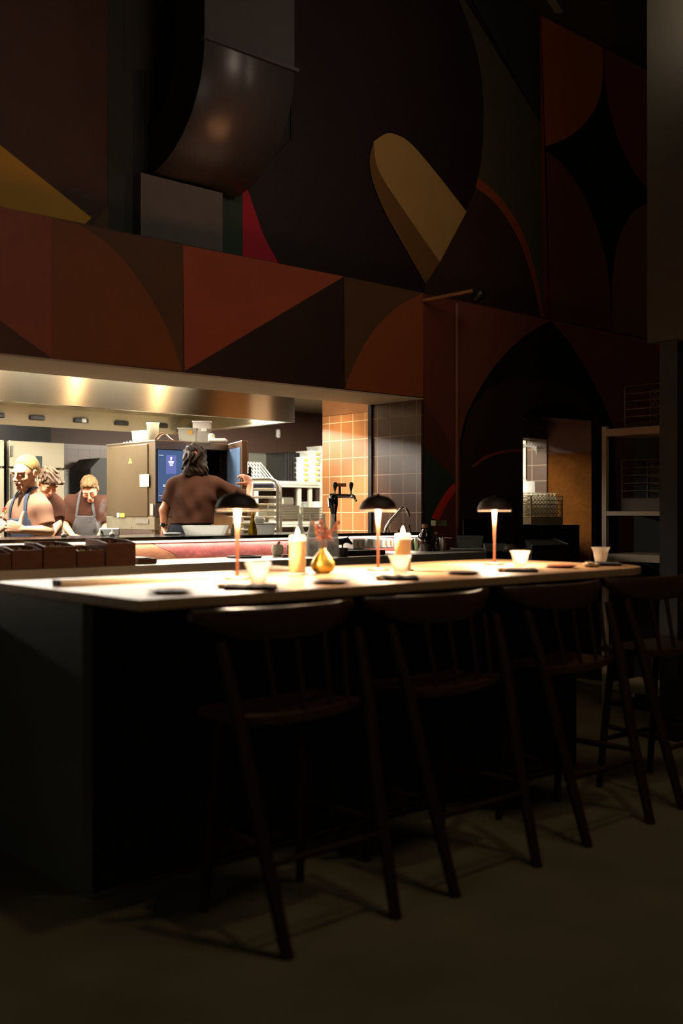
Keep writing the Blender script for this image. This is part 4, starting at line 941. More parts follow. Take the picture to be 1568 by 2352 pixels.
# wooden boxes with sloped sides
wdb = mat('dark_wood_box', (128, 78, 48), .6, noise=.2, nscale=9, stretch=(1, 1, 8)); fill_ = mat('cutlery_mix', (190, 170, 130), .4, .4, noise=.5, nscale=70)
spec = [(-60, 27, 1306, .085, 'dark wooden box at the left edge on the back counter'), (28, 98, 1305, .10, 'brown wooden box on the back counter, second from the left'), (101, 176, 1303, .115, 'brown wooden box on the back counter, third from the left'), (178, 241, 1301, .088, 'brown wooden box filled with pale items, fourth from the left'), (244, 313, 1299, .125, 'brown wooden box on the back counter, rightmost and tallest')]
for i, (x0, x1, yb, h_, lb) in enumerate(spec):
    a_, b_ = at(x0, yb, Y=CY0+.03), at(x1, yb, Y=CY0+.03); W_ = b_.x-a_.x-.004
    t = thing('wooden_box', lb, 'box', (a_.x, CY0+.03, CZ+.001), 0, 'wooden boxes on the back counter')
    m = MB(); d_ = .24; hb = h_+.02
    for x in (0, W_-.008): m.prism([(x, 0, 0), (x, d_, 0), (x, d_, hb), (x, .10, hb-.004), (x, 0, h_)], (.008, 0, 0))
    m.box((.008, 0, 0), (W_-.008, .008, h_)); m.box((.008, d_-.008, 0), (W_-.008, d_, hb)); m.box((.008, .008, 0), (W_-.008, d_-.008, .008))
    m.build('box_body', wdb, t)
    m = MB(); rr = random.Random(i)
    for k in range(26):
        x = rr.uniform(.02, W_-.03); y = rr.uniform(.02, d_-.05); m.tube([(x, y, .01), (x+rr.uniform(-.012, .012), y+rr.uniform(0, .02), h_-.012+rr.uniform(0, .022))], .004, 5)
    o = m.build('cutlery', fill_ if i != 0 else wdb, t); o['kind'] = 'stuff'
a_, b_ = at(314, 1293, Y=CY0+.1), at(358, 1293, Y=CY0+.1)
m = MB(); m.box((0, 0, 0), (b_.x-a_.x, .2, .03), bev=.004); m.box((-.0, .02, .0305), (b_.x-a_.x-.03, .18, .036)); tag(m.build('wooden_board', mat('light_edge_wood', (110, 72, 44), .5), loc=(a_.x+.01, CY0+.1, CZ+.001)), 'low wooden board beside the rightmost wooden box', 'board')
# wine bottles on a tray
gl_dk = mat('dark_bottle_glass', (22, 12, 8), .12, noise=.05, coat=.5)
gl_am = mat('amber_green_glass', (190, 150, 20), .05, trans=.85, ior=1.3, noise=.02)
BP = [(0, 0), (.036, 0), (.0375, .005), (.0375, .175), (.034, .20), (.020, .245), (.0145, .27), (.0135, .315), (.0155, .317), (.0155, .33), (0, .33)]
def bottle(loc, name, label, gm, sc=1., hgt=1., lab=None, group=None, foil=None, rz=CR):
    t = thing(name, label, 'bottle', loc, rz, group)
    m = MB(); m.lathe([(r_*sc, z*hgt) for r_, z in BP], n=24); m.build('glass', gm, t)
    if lab: m = MB(); m.lathe([(.0382*sc, .055*hgt), (.0382*sc, .15*hgt)], n=24); m.build('label', lab, t)
    if foil: m = MB(); m.lathe([(.0165*sc, .285*hgt), (.0165*sc, .331*hgt), (0, .332*hgt)], n=16); m.build('foil', foil, t)
    return t
beige_l = mat('beige_label', (150, 138, 116), .7)
q = cput(561, 1281); m = MB(); m.lathe([(0, 0), (.11, 0), (.115, .012), (.11, .012), (.105, .004), (0, .004)], n=32); tag(m.build('bottle_tray', black, loc=q), 'round black tray under the two wine bottles', 'tray')
kx = 5.95/FPX
q1 = cput(541, 1277, .0125); q2 = cput(580, 1276, .0125)
bottle(q1, 'wine_bottle', 'dark wine bottle behind the stem of the left table lamp', gl_dk, .9, .87, beige_l)
bottle(q2, 'wine_bottle', 'yellow green wine bottle with a beige label', gl_am, .84, .87, beige_l)
# mortar, cups
q = cput(637, 1278); st_ = mat('pale_stone', (206, 196, 170), .6)
t = thing('stone_mortar', 'pale rounded stone mortar with a wooden pestle on the back counter', 'mortar', q, CR)
m = MB(); m.lathe([(0, 0), (.028, 0), (.04, .03), (.040, .06), (.034, .08), (.028, .08), (.03, .04), (0, .02)], n=24); m.build('bowl', st_, t)
m = MB(); m.tube([(-.02, 0, .04), (.015, -.01, .10)], .009, 10); m.build('pestle', mat('pestle_wood', (150, 110, 80), .6), t)
q = cput(650, 1277, 0); m = MB(); m.lathe([(0, 0), (.028, 0), (.03, .075), (.026, .075), (.025, .01), (0, .01)], n=20); tag(m.build('grey_cup', mat('grey_clay', (92, 86, 76), .6), loc=q+Vector((.02, -.06, 0))), 'small grey cup right of the mortar', 'cup')
q = cput(645, 1279, 0); m = MB(); m.lathe([(0, 0), (.026, 0), (.028, .02), (0, .02)], n=20); tag(m.build('wooden_dish', mat('dish_wood', (120, 78, 40), .5), loc=q+Vector((-.03, -.09, 0))), 'tiny brown wooden dish before the mortar', 'dish')
q = cput(661, 1277); m = MB()
for k in range(7): m.lathe([(0, k*.011), (.030, k*.011), (.031, k*.011+.004), (.029, k*.011+.009), (0, k*.011+.009)], n=20)
tag(m.build('ribbed_jar', mat('jar_brown', (140, 116, 92), .5), loc=q+Vector((.05, 0, 0))), 'brown ribbed jar half hidden by the left candle', 'jar')
# clear water bottles
wg = mat('clear_bottle_glass', (236, 236, 226), .12, alpha=.5, noise=.1, nscale=30, bump=.3, bscale=50)
fl = frosted('frosted_label', (240, 240, 236), .5)
for i, (px, lb) in enumerate(((689, 'clear glass water bottle behind the left candle, leftmost of four'), (716, 'clear glass water bottle with a frosted label, second of four'), (742, 'clear glass water bottle, third of four behind the dried flowers'), (764, 'clear glass water bottle, rightmost of four beside the beer tap'))):
    q = cput(px, 1281+(2 if i in (1, 3) else 0)); 
    t = thing('water_bottle', lb, 'bottle', q, CR, 'clear water bottles on the back counter')
    m = MB(); m.lathe([(0, .004), (.034, 0), (.039, .008), (.039, .12), (.034, .145), (.017, .215), (.0125, .25), (.0125, .272), (.0145, .274), (.0145, .283), (.011, .283), (.0105, .25), (.015, .212), (.032, .14), (.036, .12), (.036, .012), (0, .01)], n=24); m.build('glass', wg, t)
    m = MB(); m.lathe([(.0394, .03), (.0394, .11)], n=24); m.build('label', fl, t)
    if i in (1, 3):
        for k in range(3): pass
        m = MB()
        for k, w_ in enumerate((.022, .030, .018)): m.box((-w_/2, -.0402, .085-.012*k), (w_/2, -.0396, .089-.012*k))
        m.build('label_print', mat('print_grey', (120, 122, 124), .6), t)
# black cow figure on a pot
q = cput(786, 1279); t = thing('pot', 'dark pot with a steel rim behind the clear bottles', 'pot', q, CR)
m = MB(); m.lathe([(0, 0), (.035, 0), (.038, .06), (.034, .06), (.032, .01), (0, .01)], n=20); m.build('pot_body', mat('pot_grey', (48, 46, 40), .4, .4), t)
def cow(P):
    d = ell(P, (-.02, 0, .10), (.035, .02, .022)); d = sm(d, con(P, (.0, 0, .105), (.03, -.005, .112), .018, .016), .01)
    d = sm(d, con(P, (.03, -.005, .112), (.062, -.01, .088), .015, .008), .008)
    for y in (-.012, .012): d = sm(d, con(P, (.03, y, .12), (.045, y*2, .142), .006, .003), .004)
    for x in (-.045, .0):
        for y in (-.01, .01): d = sm(d, con(P, (x, y, .1), (x, y, .063), .007, .006), .005)
    return d
o = smesh('cow_figure', cow, (-.08, -.05, .05), (.09, .05, .16), .004, blackm); o.location = q; o.rotation_euler = (0, 0, CR); tag(o, 'small black cow figure standing on the dark pot', 'figure')
# beer tap
q = cput(766, 1272); q = at(766, 1200, Y=q.y+.12); q.z = CZ; s_ = q.dot(FW)/FPX
t = thing('beer_tap', 'black and chrome beer tap with two black handles', 'tap', q, CR)
tz = lambda py: HC-(py-1176)*s_-CZ
tx = lambda px: (px-766)*s_
m = MB(); m.lathe([(0, 0), (.05, 0), (.05, .01), (.022, .02), (.02, tz(1180)), (.032, tz(1160)), (.032, tz(1140)), (.0, tz(1132))], n=20); m.build('column', mat('gloss_black', (10, 10, 10), .1, coat=.6), t)
m = MB(); m.tube([(tx(757), 0, tz(1138)), (tx(812), 0, tz(1140))], .016, 12); m.tube([(tx(755), -.02, tz(1145)), (tx(757), -.06, tz(1165))], .010, 10); m.tube([(tx(808), -.02, tz(1141)), (tx(812), -.035, tz(1140)), (tx(818), -.04, tz(1152))], [.012, .012, .008], 10); m.build('faucets', chrome, t)
m = MB(); m.tube([(tx(780), 0, tz(1140)), (tx(780), 0, tz(1118))], .010, 10); m.build('centre_post', black, t)
for px in (769, 806):
    m = MB(); m.tube([(tx(px), -.01, tz(1136)), (tx(px), -.01, tz(1126))], .006, 8); m.build('handle_stem', chrome, t)
    m = MB(); m.lathe([(.006, tz(1128)), (.013, tz(1120)), (.0165, tz(1112)), (.012, tz(1108)), (0, tz(1107))], (tx(px), -.01, 0), 16); m.build('tap_handle', black, t)
m = MB(); m.box((tx(772), .02, tz(1118)), (tx(795), .035, tz(1110))); m.build('brand_plate', mat('copper_plate', (160, 110, 74), .5), t)
# bright drawer with white boxes under the ledge, right part
m = MB(); a_, b_ = at(783, 1240, Y=5.50), at(880, 1240, Y=5.50)
for i in range(3):
    x0 = a_.x+(b_.x-a_.x)*i/3+.01; W_ = (b_.x-a_.x)/3-.02
    t = thing('white_bin', 'white storage bin with orange marks under the ledge, '+['leftmost of three', 'middle of three', 'rightmost of three'][i], 'bin', (x0, 5.38, CZ+.034), 0, 'white bins under the ledge')
    m = MB(); m.box((0, 0, 0), (W_, .16, .07), bev=.006); m.build('bin_body', white, t)
    for k in range(2):
        m = MB(); m.box((W_*(.3+.4*k), -.001, .020), (W_*(.3+.4*k)+.012, -.0001, .055)); m.box((W_*(.3+.4*k)+.0121, -.001, .008), (W_*(.3+.4*k)+.020, -.0001, .0205))
        m.build('label_mark', mat('orange_mark', (200, 130, 60), .6), t)
spot('bin_light', (a_.x+.35, 5.2, 1.60), (a_.x+.45, 5.5, 1.1), 34, (1, .9, .8), 60, .7, .03)
a2, b2 = at(790, 1275, Y=5.1), at(885, 1273, Y=5.1)
m = MB(); m.box((0, 0, 0), (b2.x-a2.x+.05, .40, .033), bev=.004); tag(m.build('drip_tray', blackm, loc=(a2.x, 5.15, CZ+.0005)), 'flat black drip tray under the beer tap', 'tray')
# faucet
q = cput(884, 1266); q = at(884, 1200, Y=q.y+.08); q.z = CZ; s_ = q.dot(FW)/FPX; fx = lambda px: (px-884)*s_; fz = lambda py: HC-(py-1176)*s_-CZ
t = thing('faucet', 'chrome swivel faucet with an angled spout', 'faucet', q, CR)
m = MB(); m.lathe([(0, 0), (.022, 0), (.022, .01), (.015, .015), (.015, fz(1222)), (0, fz(1221))], n=16); m.build('base', chrome, t)
m = MB(); m.tube([(fx(884), 0, fz(1224)), (fx(886), 0, fz(1212)), (fx(896), -.0, fz(1196)), (fx(920), -.0, fz(1170)), (fx(925), 0, fz(1166)), (fx(931), 0, fz(1168)), (fx(937), 0, fz(1178)), (fx(938), 0, fz(1188))], [.011, .011, .012, .013, .013, .013, .012, .011], 12); m.build('spout', chrome, t)
m = MB(); m.tube([(fx(935), .05, .0), (fx(945), .05, fz(1225)), (fx(940), .05, fz(1206))], .005, 8); m.build('spray_hose', black, t)
# bottles with corks, right of the faucet
corkm = mat('cork', (120, 84, 56), .8)
for i, (px, pyb, pyt, sc, gm, lb) in enumerate(((892, 1264, 1218, .75, gl_dk, 'small dark bottle at the foot of the faucet'), (914, 1264, 1216, .8, gl_dk, 'dark corked bottle behind the right candle, left one'), (930, 1265, 1214, .85, gl_dk, 'dark corked bottle behind the right candle, right one'), (946, 1264, 1222, .8, gl_dk, 'dark bottle right of the candle'), (976, 1266, 1204, 1.5, gl_dk, 'fat dark champagne bottle on the counter'), (1002, 1266, 1222, .7, gl_dk, 'slim dark corked bottle beside the steel jug'))):
    q = cput(px, pyb); s_ = q.dot(FW)/FPX; hh = (pyb-pyt)*s_/.33
    bottle(q, 'corked_bottle', lb, gm, sc, hh, None, 'dark bottles beside the faucet', corkm)
gg = mat('pale_green_liquid', (150, 190, 130), .3, trans=.3)
q = cput(957, 1265); s_ = q.dot(FW)/FPX
t = thing('squeeze_bottle', 'clear squeeze bottle of pale green liquid on the counter', 'bottle', q, CR)
m = MB(); m.lathe([(0, 0), (.016, .002), (.021, .03), (.024, .07), (.02, .085), (0, .09)], n=16); m.build('bottle_body', gg, t)
m = MB(); m.lathe([(.021, .085), (.021, .105), (.008, .108), (0, .109)], n=16); m.build('cap', white, t)
q = cput(908, 1264, 0); q.y -= .04
m = MB(); m.lathe([(0, 0), (.02, 0), (.026, .06), (.024, .06), (.018, .01), (0, .01)], n=16); tag(m.build('chrome_cup', chrome, loc=q), 'small chrome cup between the faucet and the candle', 'cup')
q = cput(1014, 1266); s_ = q.dot(FW)/FPX
t = thing('steel_jug', 'steel jug with a flat rim on the counter', 'jug', q, CR)
m = MB(); m.lathe([(0, 0), (.032, 0), (.03, .095), (.036, .105), (.034, .105), (.028, .09), (.028, .01), (0, .01)], n=20); m.build('jug_body', chrome, t)
m = MB(); m.box((.0, -.03, .097), (.075, .03, .106), bev=.002); m.build('rim_plate', chrome, t)
# coffee machine block and shiny card
q = cput(1010, 1250); 
m = MB(); m.box((0, 0, 0), (.42, .26, .16), bev=.01); m.box((.02, .0, .16), (.30, .26, .19), bev=.01)
t = m.build('bar_machine', mat('dark_machine', (22, 24, 24), .35), loc=(q.x-.02, 5.32, CZ+.001)); tag(t, 'low dark bar machine behind the bottles', 'machine')
q = at(1000, 1196, Y=5.36)
m = MB(); m.box((0, 0, 0), (.13, .05, .042), bev=.003); tag(m.build('printed_tin', mat('shiny_tin', (150, 150, 120), .2, .7, noise=.7, nscale=18), loc=(q.x, 5.36, CZ+.192)), 'small shiny printed tin on top of the bar machine', 'tin')
a_ = at(1070, 1210, Y=5.45)
m = MB(); m.box((0, 0, 0), (.34, .03, .24), bev=.008); m.box((.12, .03, 0), (.22, .10, .02)); t = m.build('screen', mat('dark_screen', (10, 11, 11), .25), loc=(a_.x, 5.48, CZ+.001)); tag(t, 'dark till screen standing at the mural wall', 'screen')
# plastic tubs on a cutting board
q = cput(1078, 1263)
m = MB(); m.box((-.15, -.09, 0), (.22, .09, .014), bev=.004); tag(m.build('cutting_board', mat('white_board', (150, 150, 142), .5), loc=q+Vector((0, 0, .001)), rz=CR), 'pale cutting board under the clear plastic tubs', 'board')
def openbox(q, w_, d_, h_, mt, nm, lb, cat, th=.004):
    m = MB(); rg = [(.84, 0), (1., h_), (.97, h_), (.81, th)]
    m.rings([[(-w_/2*k, -d_/2*k, z), (w_/2*k, -d_/2*k, z), (w_/2*k, d_/2*k, z), (-w_/2*k, d_/2*k, z)] for k, z in rg], caps=True, smooth=False)
    o = m.build(nm, mt, loc=q, rz=CR); tag(o, lb, cat); return o
hz = mat('hazy_plastic', (150, 152, 150), .25, trans=.6, ior=1.25)
openbox(q+Vector((0, 0, .017)), .20, .14, .095, hz, 'plastic_tub', 'open clear plastic tub on the pale board', 'tub')
q = cput(1128, 1266); openbox(q+Vector((.04, 0, .001)), .17, .12, .055, hz, 'plastic_tub', 'low clear plastic tub right of the taller one', 'tub')
m = MB(); m.lathe([(0, 0), (.06, 0), (.05, .045), (0, .06)], n=20); q = cput(1175, 1268); tag(m.build('bread_dome', mat('brown_dome', (60, 42, 30), .6), loc=q+Vector((.05, .05, 0))), 'small brown dome at the right end of the back counter', 'bowl')
# white boxes etc. on the black ledge
LZ = 1.226
def lput(px, Y): q = at(px, 1225, Y=Y); return Vector((q.x, Y, LZ))
q = lput(472, 5.76); s_ = q.dot(FW)/FPX
openbox(q, 99*s_, .20, 22*s_, frosted('white_translucent', (250, 250, 246), .6, 0.), 'food_tray', 'white rectangular food box on the black ledge behind the cook', 'box')
q = lput(608, 5.76); q.z = LZ
t = thing('food_box', 'white box with a stepped lid on the ledge behind the amber bottle', 'box', q+Vector((0, 0, 0)), CR)
m = MB(); frust(m, .12, .14, .15, .16, 0, .066); m.build('box_body', frosted('white_translucent_lid', (250, 250, 246), .6, 0.), t); m = MB(); m.box((-.08, -.085, .067), (.08, .085, .078), bev=.004); m.box((-.075, -.06, .079), (-.0, .06, .115), bev=.012); m.build('lid', white, t)
sq = mat('squeeze_white', (230, 228, 214), .4)
for px, lb in ((147, 'white squeeze bottle on the ledge beside the blonde cook'), (257, 'white squeeze bottle on the ledge in front of the cutting tray')):
    q = lput(px, 5.86); m = MB(); m.lathe([(0, 0), (.018, 0), (.018, .016), (.012, .022), (.004, .026), (.002, .052), (0, .052)], n=14); tag(m.build('squeeze_bottle', sq, loc=q), lb, 'bottle', 'squeeze bottles on the ledge')
q = lput(251, 5.93); s_ = q.dot(FW)/FPX
m = MB(); m.box((-.065, 0, 0), (.065, .012, .05), bev=.005); m.box((-.055, -.002, .02), (-.045, -.0005, .034), 1); o = m.build('cutting_tray', [mat('pale_tray', (206, 208, 202), .4), black], loc=q, rz=CR); tag(o, 'pale plastic tray leaning on the ledge beside the oven', 'tray')
q = lput(395, 5.9); m = MB(); m.lathe([(0, 0), (.05, .0), (.06, .014), (.055, .014), (0, .006)], n=24); tag(m.build('plate', white, loc=q), 'white plate at the hand of the long haired cook', 'plate')
# ================================================================ the bar
BX0, BX1, BY0, BY1, BZ = 1.693, 4.78, 2.876, 4.03, 1.10
oak = mat('oak_counter', (160, 124, 88), .38, noise=.16, nscale=5, stretch=(.6, 7, 1), coat=.15)
t = thing('bar_counter', 'long oak bar counter with black panels', 'counter', (BX0, BY0, 0))
cor = [(0, 0)]+[(BX1-BX0-.30+.30*math.sin(R(a)), .30-.30*math.cos(R(a))) for a in range(0, 91, 10)]+[(BX1-BX0, BY1-BY0), (0, BY1-BY0)]
m = MB(); m.prism([(x, y, BZ-.037) for x, y in cor], (0, 0, .037)); m.build('wooden_top', oak, t, bevel=.003)
pnl = mat('grey_panel', (86, 87, 74), .45, noise=.12, nscale=2)
m = MB(); m.box((.06, .50, 0), (.10, 4.98-BY0, BZ-.038)); m.build('end_panel', pnl, t)  # real panel; its unseen far stretch added to block kitchen light
m = MB(); m.box((.101, .50, 0), (BX1-BX0-.06, .53, BZ-.038)); m.build('front_panel', blackm, t)
m = MB(); m.box((BX1-BX0-.10, .531, 0), (BX1-BX0-.06, BY1-BY0-.02, BZ-.038)); m.build('end_panel', pnl, t)
m = MB(); m.box((.101, .40, .06), (BX1-BX0-.2, .44, .10)); m.build('foot_rail', steeld, t)
def bput(px, py): q = at(px, py, Z=BZ); return Vector((q.x, q.y, BZ+.0005))
# table lamps
cop = mat('copper_stem', (172, 112, 84), .4, .7, noise=.04)
shd = mat('dark_lamp_shade', (26, 12, 10), .6, 0, noise=.05); ins_ = mat('shade_inside', (236, 206, 160), .5)
dif = mat('lamp_diffuser', (240, 214, 176), .6, emit=(1, .78, .52), es=.45)
bulb = mat('lamp_disc', (255, 225, 180), .5, emit=(1, .72, .42), es=30.)
lamps = ((545, 1331, 'left table lamp with a dark dome shade, nearest of the three'), (868, 1310, 'middle table lamp with a dark dome shade between the candles'), (1135, 1297, 'right table lamp with a dark dome shade, farthest of the three'))
lp = None
for px, py, lb in lamps:
    q = bput(px, py)
    if lp is None:
        t = lp = thing('table_lamp', lb, 'lamp', q, 0, 'table lamps along the bar')
        m = MB(); m.lathe([(0, 0), (.055, 0), (.057, .004), (.054, .010), (.012, .012), (0, .012)], n=32); m.build('base', cop, t)
        m = MB(); m.lathe([(.0065, .012), (.007, .12), (.009, .20), (.0145, .30), (.0, .301)], n=20); m.build('stem', cop, t)
        dm = [(.0895, .290), (.091, .294), (.088, .308), (.076, .330), (.054, .349), (.028, .357), (.008, .360), (.007, .368), (0, .369)]
        m = MB(); m.lathe(dm, n=40); s_ = m.build('lamp_shade', shd, t)
        m = MB(); m.lathe([(.0893, .2905), (.086, .300), (.074, .322), (.05, .340), (.0, .35)], n=40); m.build('shade_lining', ins_, s_)
        m = MB(); m.lathe([(.0885, .2895), (.0875, .281), (.084, .281), (.084, .2895)], n=40); m.build('diffuser_ring', dif, s_)
        m = MB(); m.lathe([(.0, .312), (.045, .312), (.045, .318), (0, .318)], n=28, M=None); m.build('light_disc', bulb, t)
    else: dup(lp, q, 0, lb)
    area('table_lamp_light', (q.x, q.y, BZ+.308), .085, 44, (1, .73, .50), spread=165)
    bpy.data.lights[-1].shape if False else None
# candles
wax = mat('candle_wax', (240, 178, 112), .5, noise=.04, nscale=4, emit=(1, .50, .20), es=.25, sss=.3)
flm = mat('flame', (255, 230, 170), .5, emit=(1, .66, .32), es=28.)
hot = mat('wax_glow', (255, 230, 190), .5, emit=(1, .74, .42), es=1.6)
cd = None
for px, py, lb in ((683, 1320, 'thick burning pillar candle beside the gold vase'), (925, 1311, 'thick burning pillar candle behind the middle glass')):
    q = bput(px, py)
    if cd is None:
        t = cd = thing('pillar_candle', lb, 'candle', q, 0, 'pillar candles on the bar')
        m = MB(); m.lathe([(0, .008), (.037, .008), (.037, .150)], n=32); m.build('wax', wax, t)
        m = MB(); m.lathe([(.037, .150), (.0365, .174), (.033, .176), (.030, .168), (0, .164)], n=32); m.build('glowing_rim', hot, t)
        m = MB(); m.lathe([(0, .170), (.006, .175), (.009, .186), (.006, .200), (0, .212)], n=14); m.build('flame', flm, t)
        m = MB(); m.tube([(0, 0, .16), (.001, 0, .176)], .0015, 6); m.build('wick', black, t)
        m = MB(); m.lathe([(0, 0), (.05, 0), (.053, .005), (.05, .0075), (0, .0075)], n=32); m.build('candle_plate', mat('glass_plate', (225, 215, 195), .2, trans=.5), t)
    else: dup(cd, q, 0, lb)
    point('candle_light', (q.x, q.y, BZ+.225), 1.1, (1, .58, .26), .01)
# gold vase with dried flowers
q = bput(741, 1317); t = thing('brass_vase', 'drop shaped brass vase between the candle and the middle lamp', 'vase', q, CR)
m = MB(); m.lathe([(0, 0), (.030, 0), (.048, .012), (.056, .030), (.052, .050), (.038, .075), (.022, .095), (.014, .108), (.013, .114), (.010, .114), (.010, .1), (0, .09)], n=40); m.build('vase_body', mat('brushed_brass', (206, 166, 70), .35, .75, noise=.08, nscale=40, stretch=(.3, .3, 4)), t)
rr = random.Random(4); tw = MB(); fls = []
for k in range(15):
    a_ = rr.uniform(0, 6.28); sp = rr.uniform(.02, .075); h_ = rr.uniform(.05, .13); p = Vector((0, 0, .10)); tip = Vector((sp*math.cos(a_)+.012, sp*math.sin(a_), .114+h_))
    mid = (p+tip)/2+Vector((rr.uniform(-.01, .01), rr.uniform(-.01, .01), .01)); tw.tube([p, mid, tip], .0012, 5); fls += [tip, mid+(tip-mid)*.5+Vector((.004, 0, .0))]
tq = q.copy(); tq.z += .0
ft = thing('dried_flowers', 'small spray of dried red flowers standing in the brass vase', 'flowers', tq, CR)
tw.build('twigs', mat('twig', (110, 60, 44), .8), ft)
m = MB()
for f_ in fls:
    for j in range(5):
        c_ = f_+Vector((rr.uniform(-.008, .008), rr.uniform(-.008, .008), rr.uniform(-.006, .008))); r_ = rr.uniform(.004, .0075)
        m.lathe([(0, -r_), (r_*.8, -r_*.5), (r_, 0), (r_*.7, r_*.7), (0, r_)], c_, 7)
o = m.build('blossoms', mat('dried_red', (176, 118, 104), .7, noise=.4, nscale=90), ft); o['kind'] = 'stuff'
# tumblers, napkins, plates
gls = frosted('frosted_tumbler', (255, 238, 216), .5, .42)
def tumbler(px, py, lb, first=None, z=.0):
    q = bput(px, py); q.z += z
    if first: return dup(first, q, 0, lb)
    t = thing('tumbler', lb, 'glass', q, 0, 'flared tumblers at the place settings')
    m = MB(); m.lathe([(0, 0), (.026, 0), (.031, .006), (.037, .035), (.042, .062), (.052, .082), (.0505, .083), (.0395, .062), (.034, .034), (.027, .010), (0, .010)], n=36); m.build('glass_body', gls, t); return t
dnap = mat('dark_napkin', (26, 20, 16), .9, noise=.25, nscale=20, bump=.4, bscale=90)
def nap(px0, px1, py, lb, hgt=.02, nm='folded_napkin', mt=dnap, dep=.13):
    q = bput((px0+px1)/2, py); s_ = q.dot(FW)/FPX; w_ = (px1-px0)*s_
    m = MB(); n_ = 9; rr = random.Random(px0)
    rg = []
    for i in range(n_):
        x = -w_/2+w_*i/(n_-1); e = .003*rr.uniform(-1, 1); z1 = hgt+rr.uniform(-.003, .003)
        rg.append([(x, e, 0), (x, dep+e, 0), (x, dep+e, z1), (x, dep*.5, z1+.002), (x+rr.uniform(-.002, .002), e-.003, z1*.85)])
    m.rings(rg); o = m.build(nm, mt, loc=q, rz=CR, bevel=.002); tag(o, lb, 'napkin', 'folded napkins at the place settings'); return o
dplate = mat('dark_plate', (44, 26, 22), .4, noise=.1); rplate = mat('red_brown_plate', (96, 46, 30), .4, noise=.1)
def plate(px, py, r_, lb, mt=dplate):
    q = bput(px, py); m = MB(); m.lathe([(0, 0), (r_*.6, 0), (r_, .010), (r_*.985, .013), (r_*.6, .004), (0, .004)], n=40)
    tag(m.build('side_plate', mt, loc=q), lb, 'plate', 'small dark plates on the bar')
nap(514, 632, 1357, 'dark folded napkin in front of the left table lamp', .018)
nap(875, 962, 1334, 'dark folded napkin in front of the middle table lamp', .017)
nap(1158, 1235, 1315, 'dark folded napkin under the glass right of the far lamp', .016)
nap(1362, 1426, 1301, 'dark folded napkin at the far right end of the bar', .016)
g0 = tumbler(592, 1345, 'flared frosted tumbler between the left lamp and the candle', None, .004)
tumbler(918, 1322, 'flared frosted tumbler in front of the right candle', g0, .004)
tumbler(1194, 1305, 'flared glowing tumbler right of the far lamp', g0, .004)
tumbler(1379, 1293, 'flared clear tumbler at the far right end of the bar', g0, .004)
plate(392, 1362, .082, 'small dark plate near the left corner of the bar')
plate(757, 1340, .084, 'small dark plate in front of the gold vase')
plate(1063, 1319, .084, 'small dark plate in front of the far lamp')
plate(1285, 1304, .086, 'red brown plate near the right end of the bar', rplate)
lin_ = mat('pale_linen', (150, 128, 104), .9, noise=.2, nscale=30, bump=.5, bscale=80)
def roll(px, py, w_, h_, lb):
    q = bput(px, py)
    def f(P): return sm(ell(P, (-w_*.18, 0, h_*.45), (w_*.33, .03, h_*.5)), ell(P, (w_*.2, .0, h_*.35), (w_*.3, .035, h_*.42)), .01)+.0015*np.sin(P[:, 0]*260+P[:, 2]*200)
    o = smesh('rolled_cloth', f, (-w_*.7, -.06, -.01), (w_*.7, .06, h_*1.3), .003, lin_); o.location = q; o.rotation_euler = (0, 0, CR); tag(o, lb, 'cloth', 'small rolled cloths beside the napkins')
roll(1358, 1303, .085, .030, 'pale crumpled cloth beside the rightmost tumbler')
roll(873, 1333, .05, .022, 'small pale rolled cloth at the left end of the middle napkin')
roll(1152, 1314, .05, .022, 'small pale rolled cloth at the left end of the far napkin')
roll(512, 1352, .05, .020, 'small pale rolled cloth at the left end of the near napkin')
# pale bar lying along the back of the counter
a_, b_ = bput(135, 1347), bput(532, 1326)
t = thing('menu_rail', 'long pale bar with a black end lying on the left of the oak counter', 'rail', (a_.x, a_.y, BZ+.0005))
m = MB(); m.box((.008, 0, 0), (b_.x-a_.x, .05, .022), bev=.004); m.build('rail', mat('pale_rail', (222, 206, 172), .5), t)
m = MB(); m.box((-.004, -.001, 0), (.0075, .051, .024), bev=.003); m.build('end_cap', black, t)
m = MB(); q = bput(660, 1318)
m.tube([(-.10, .10, .012), (-.06, .12, .03), (.0, .13, .014), (.08, .14, .008)], [.012, .014, .012, .008], 8); m.tube([(-.08, .16, .008), (.0, .17, .016), (.10, .16, .008)], .010, 8)
tag(m.build('rolled_paper', mat('grey_paper', (140, 128, 116), .8), loc=q+Vector((-.02, .1, 0)), rz=CR), 'grey crumpled strips of cloth at the back of the bar beside the left candle', 'cloth')
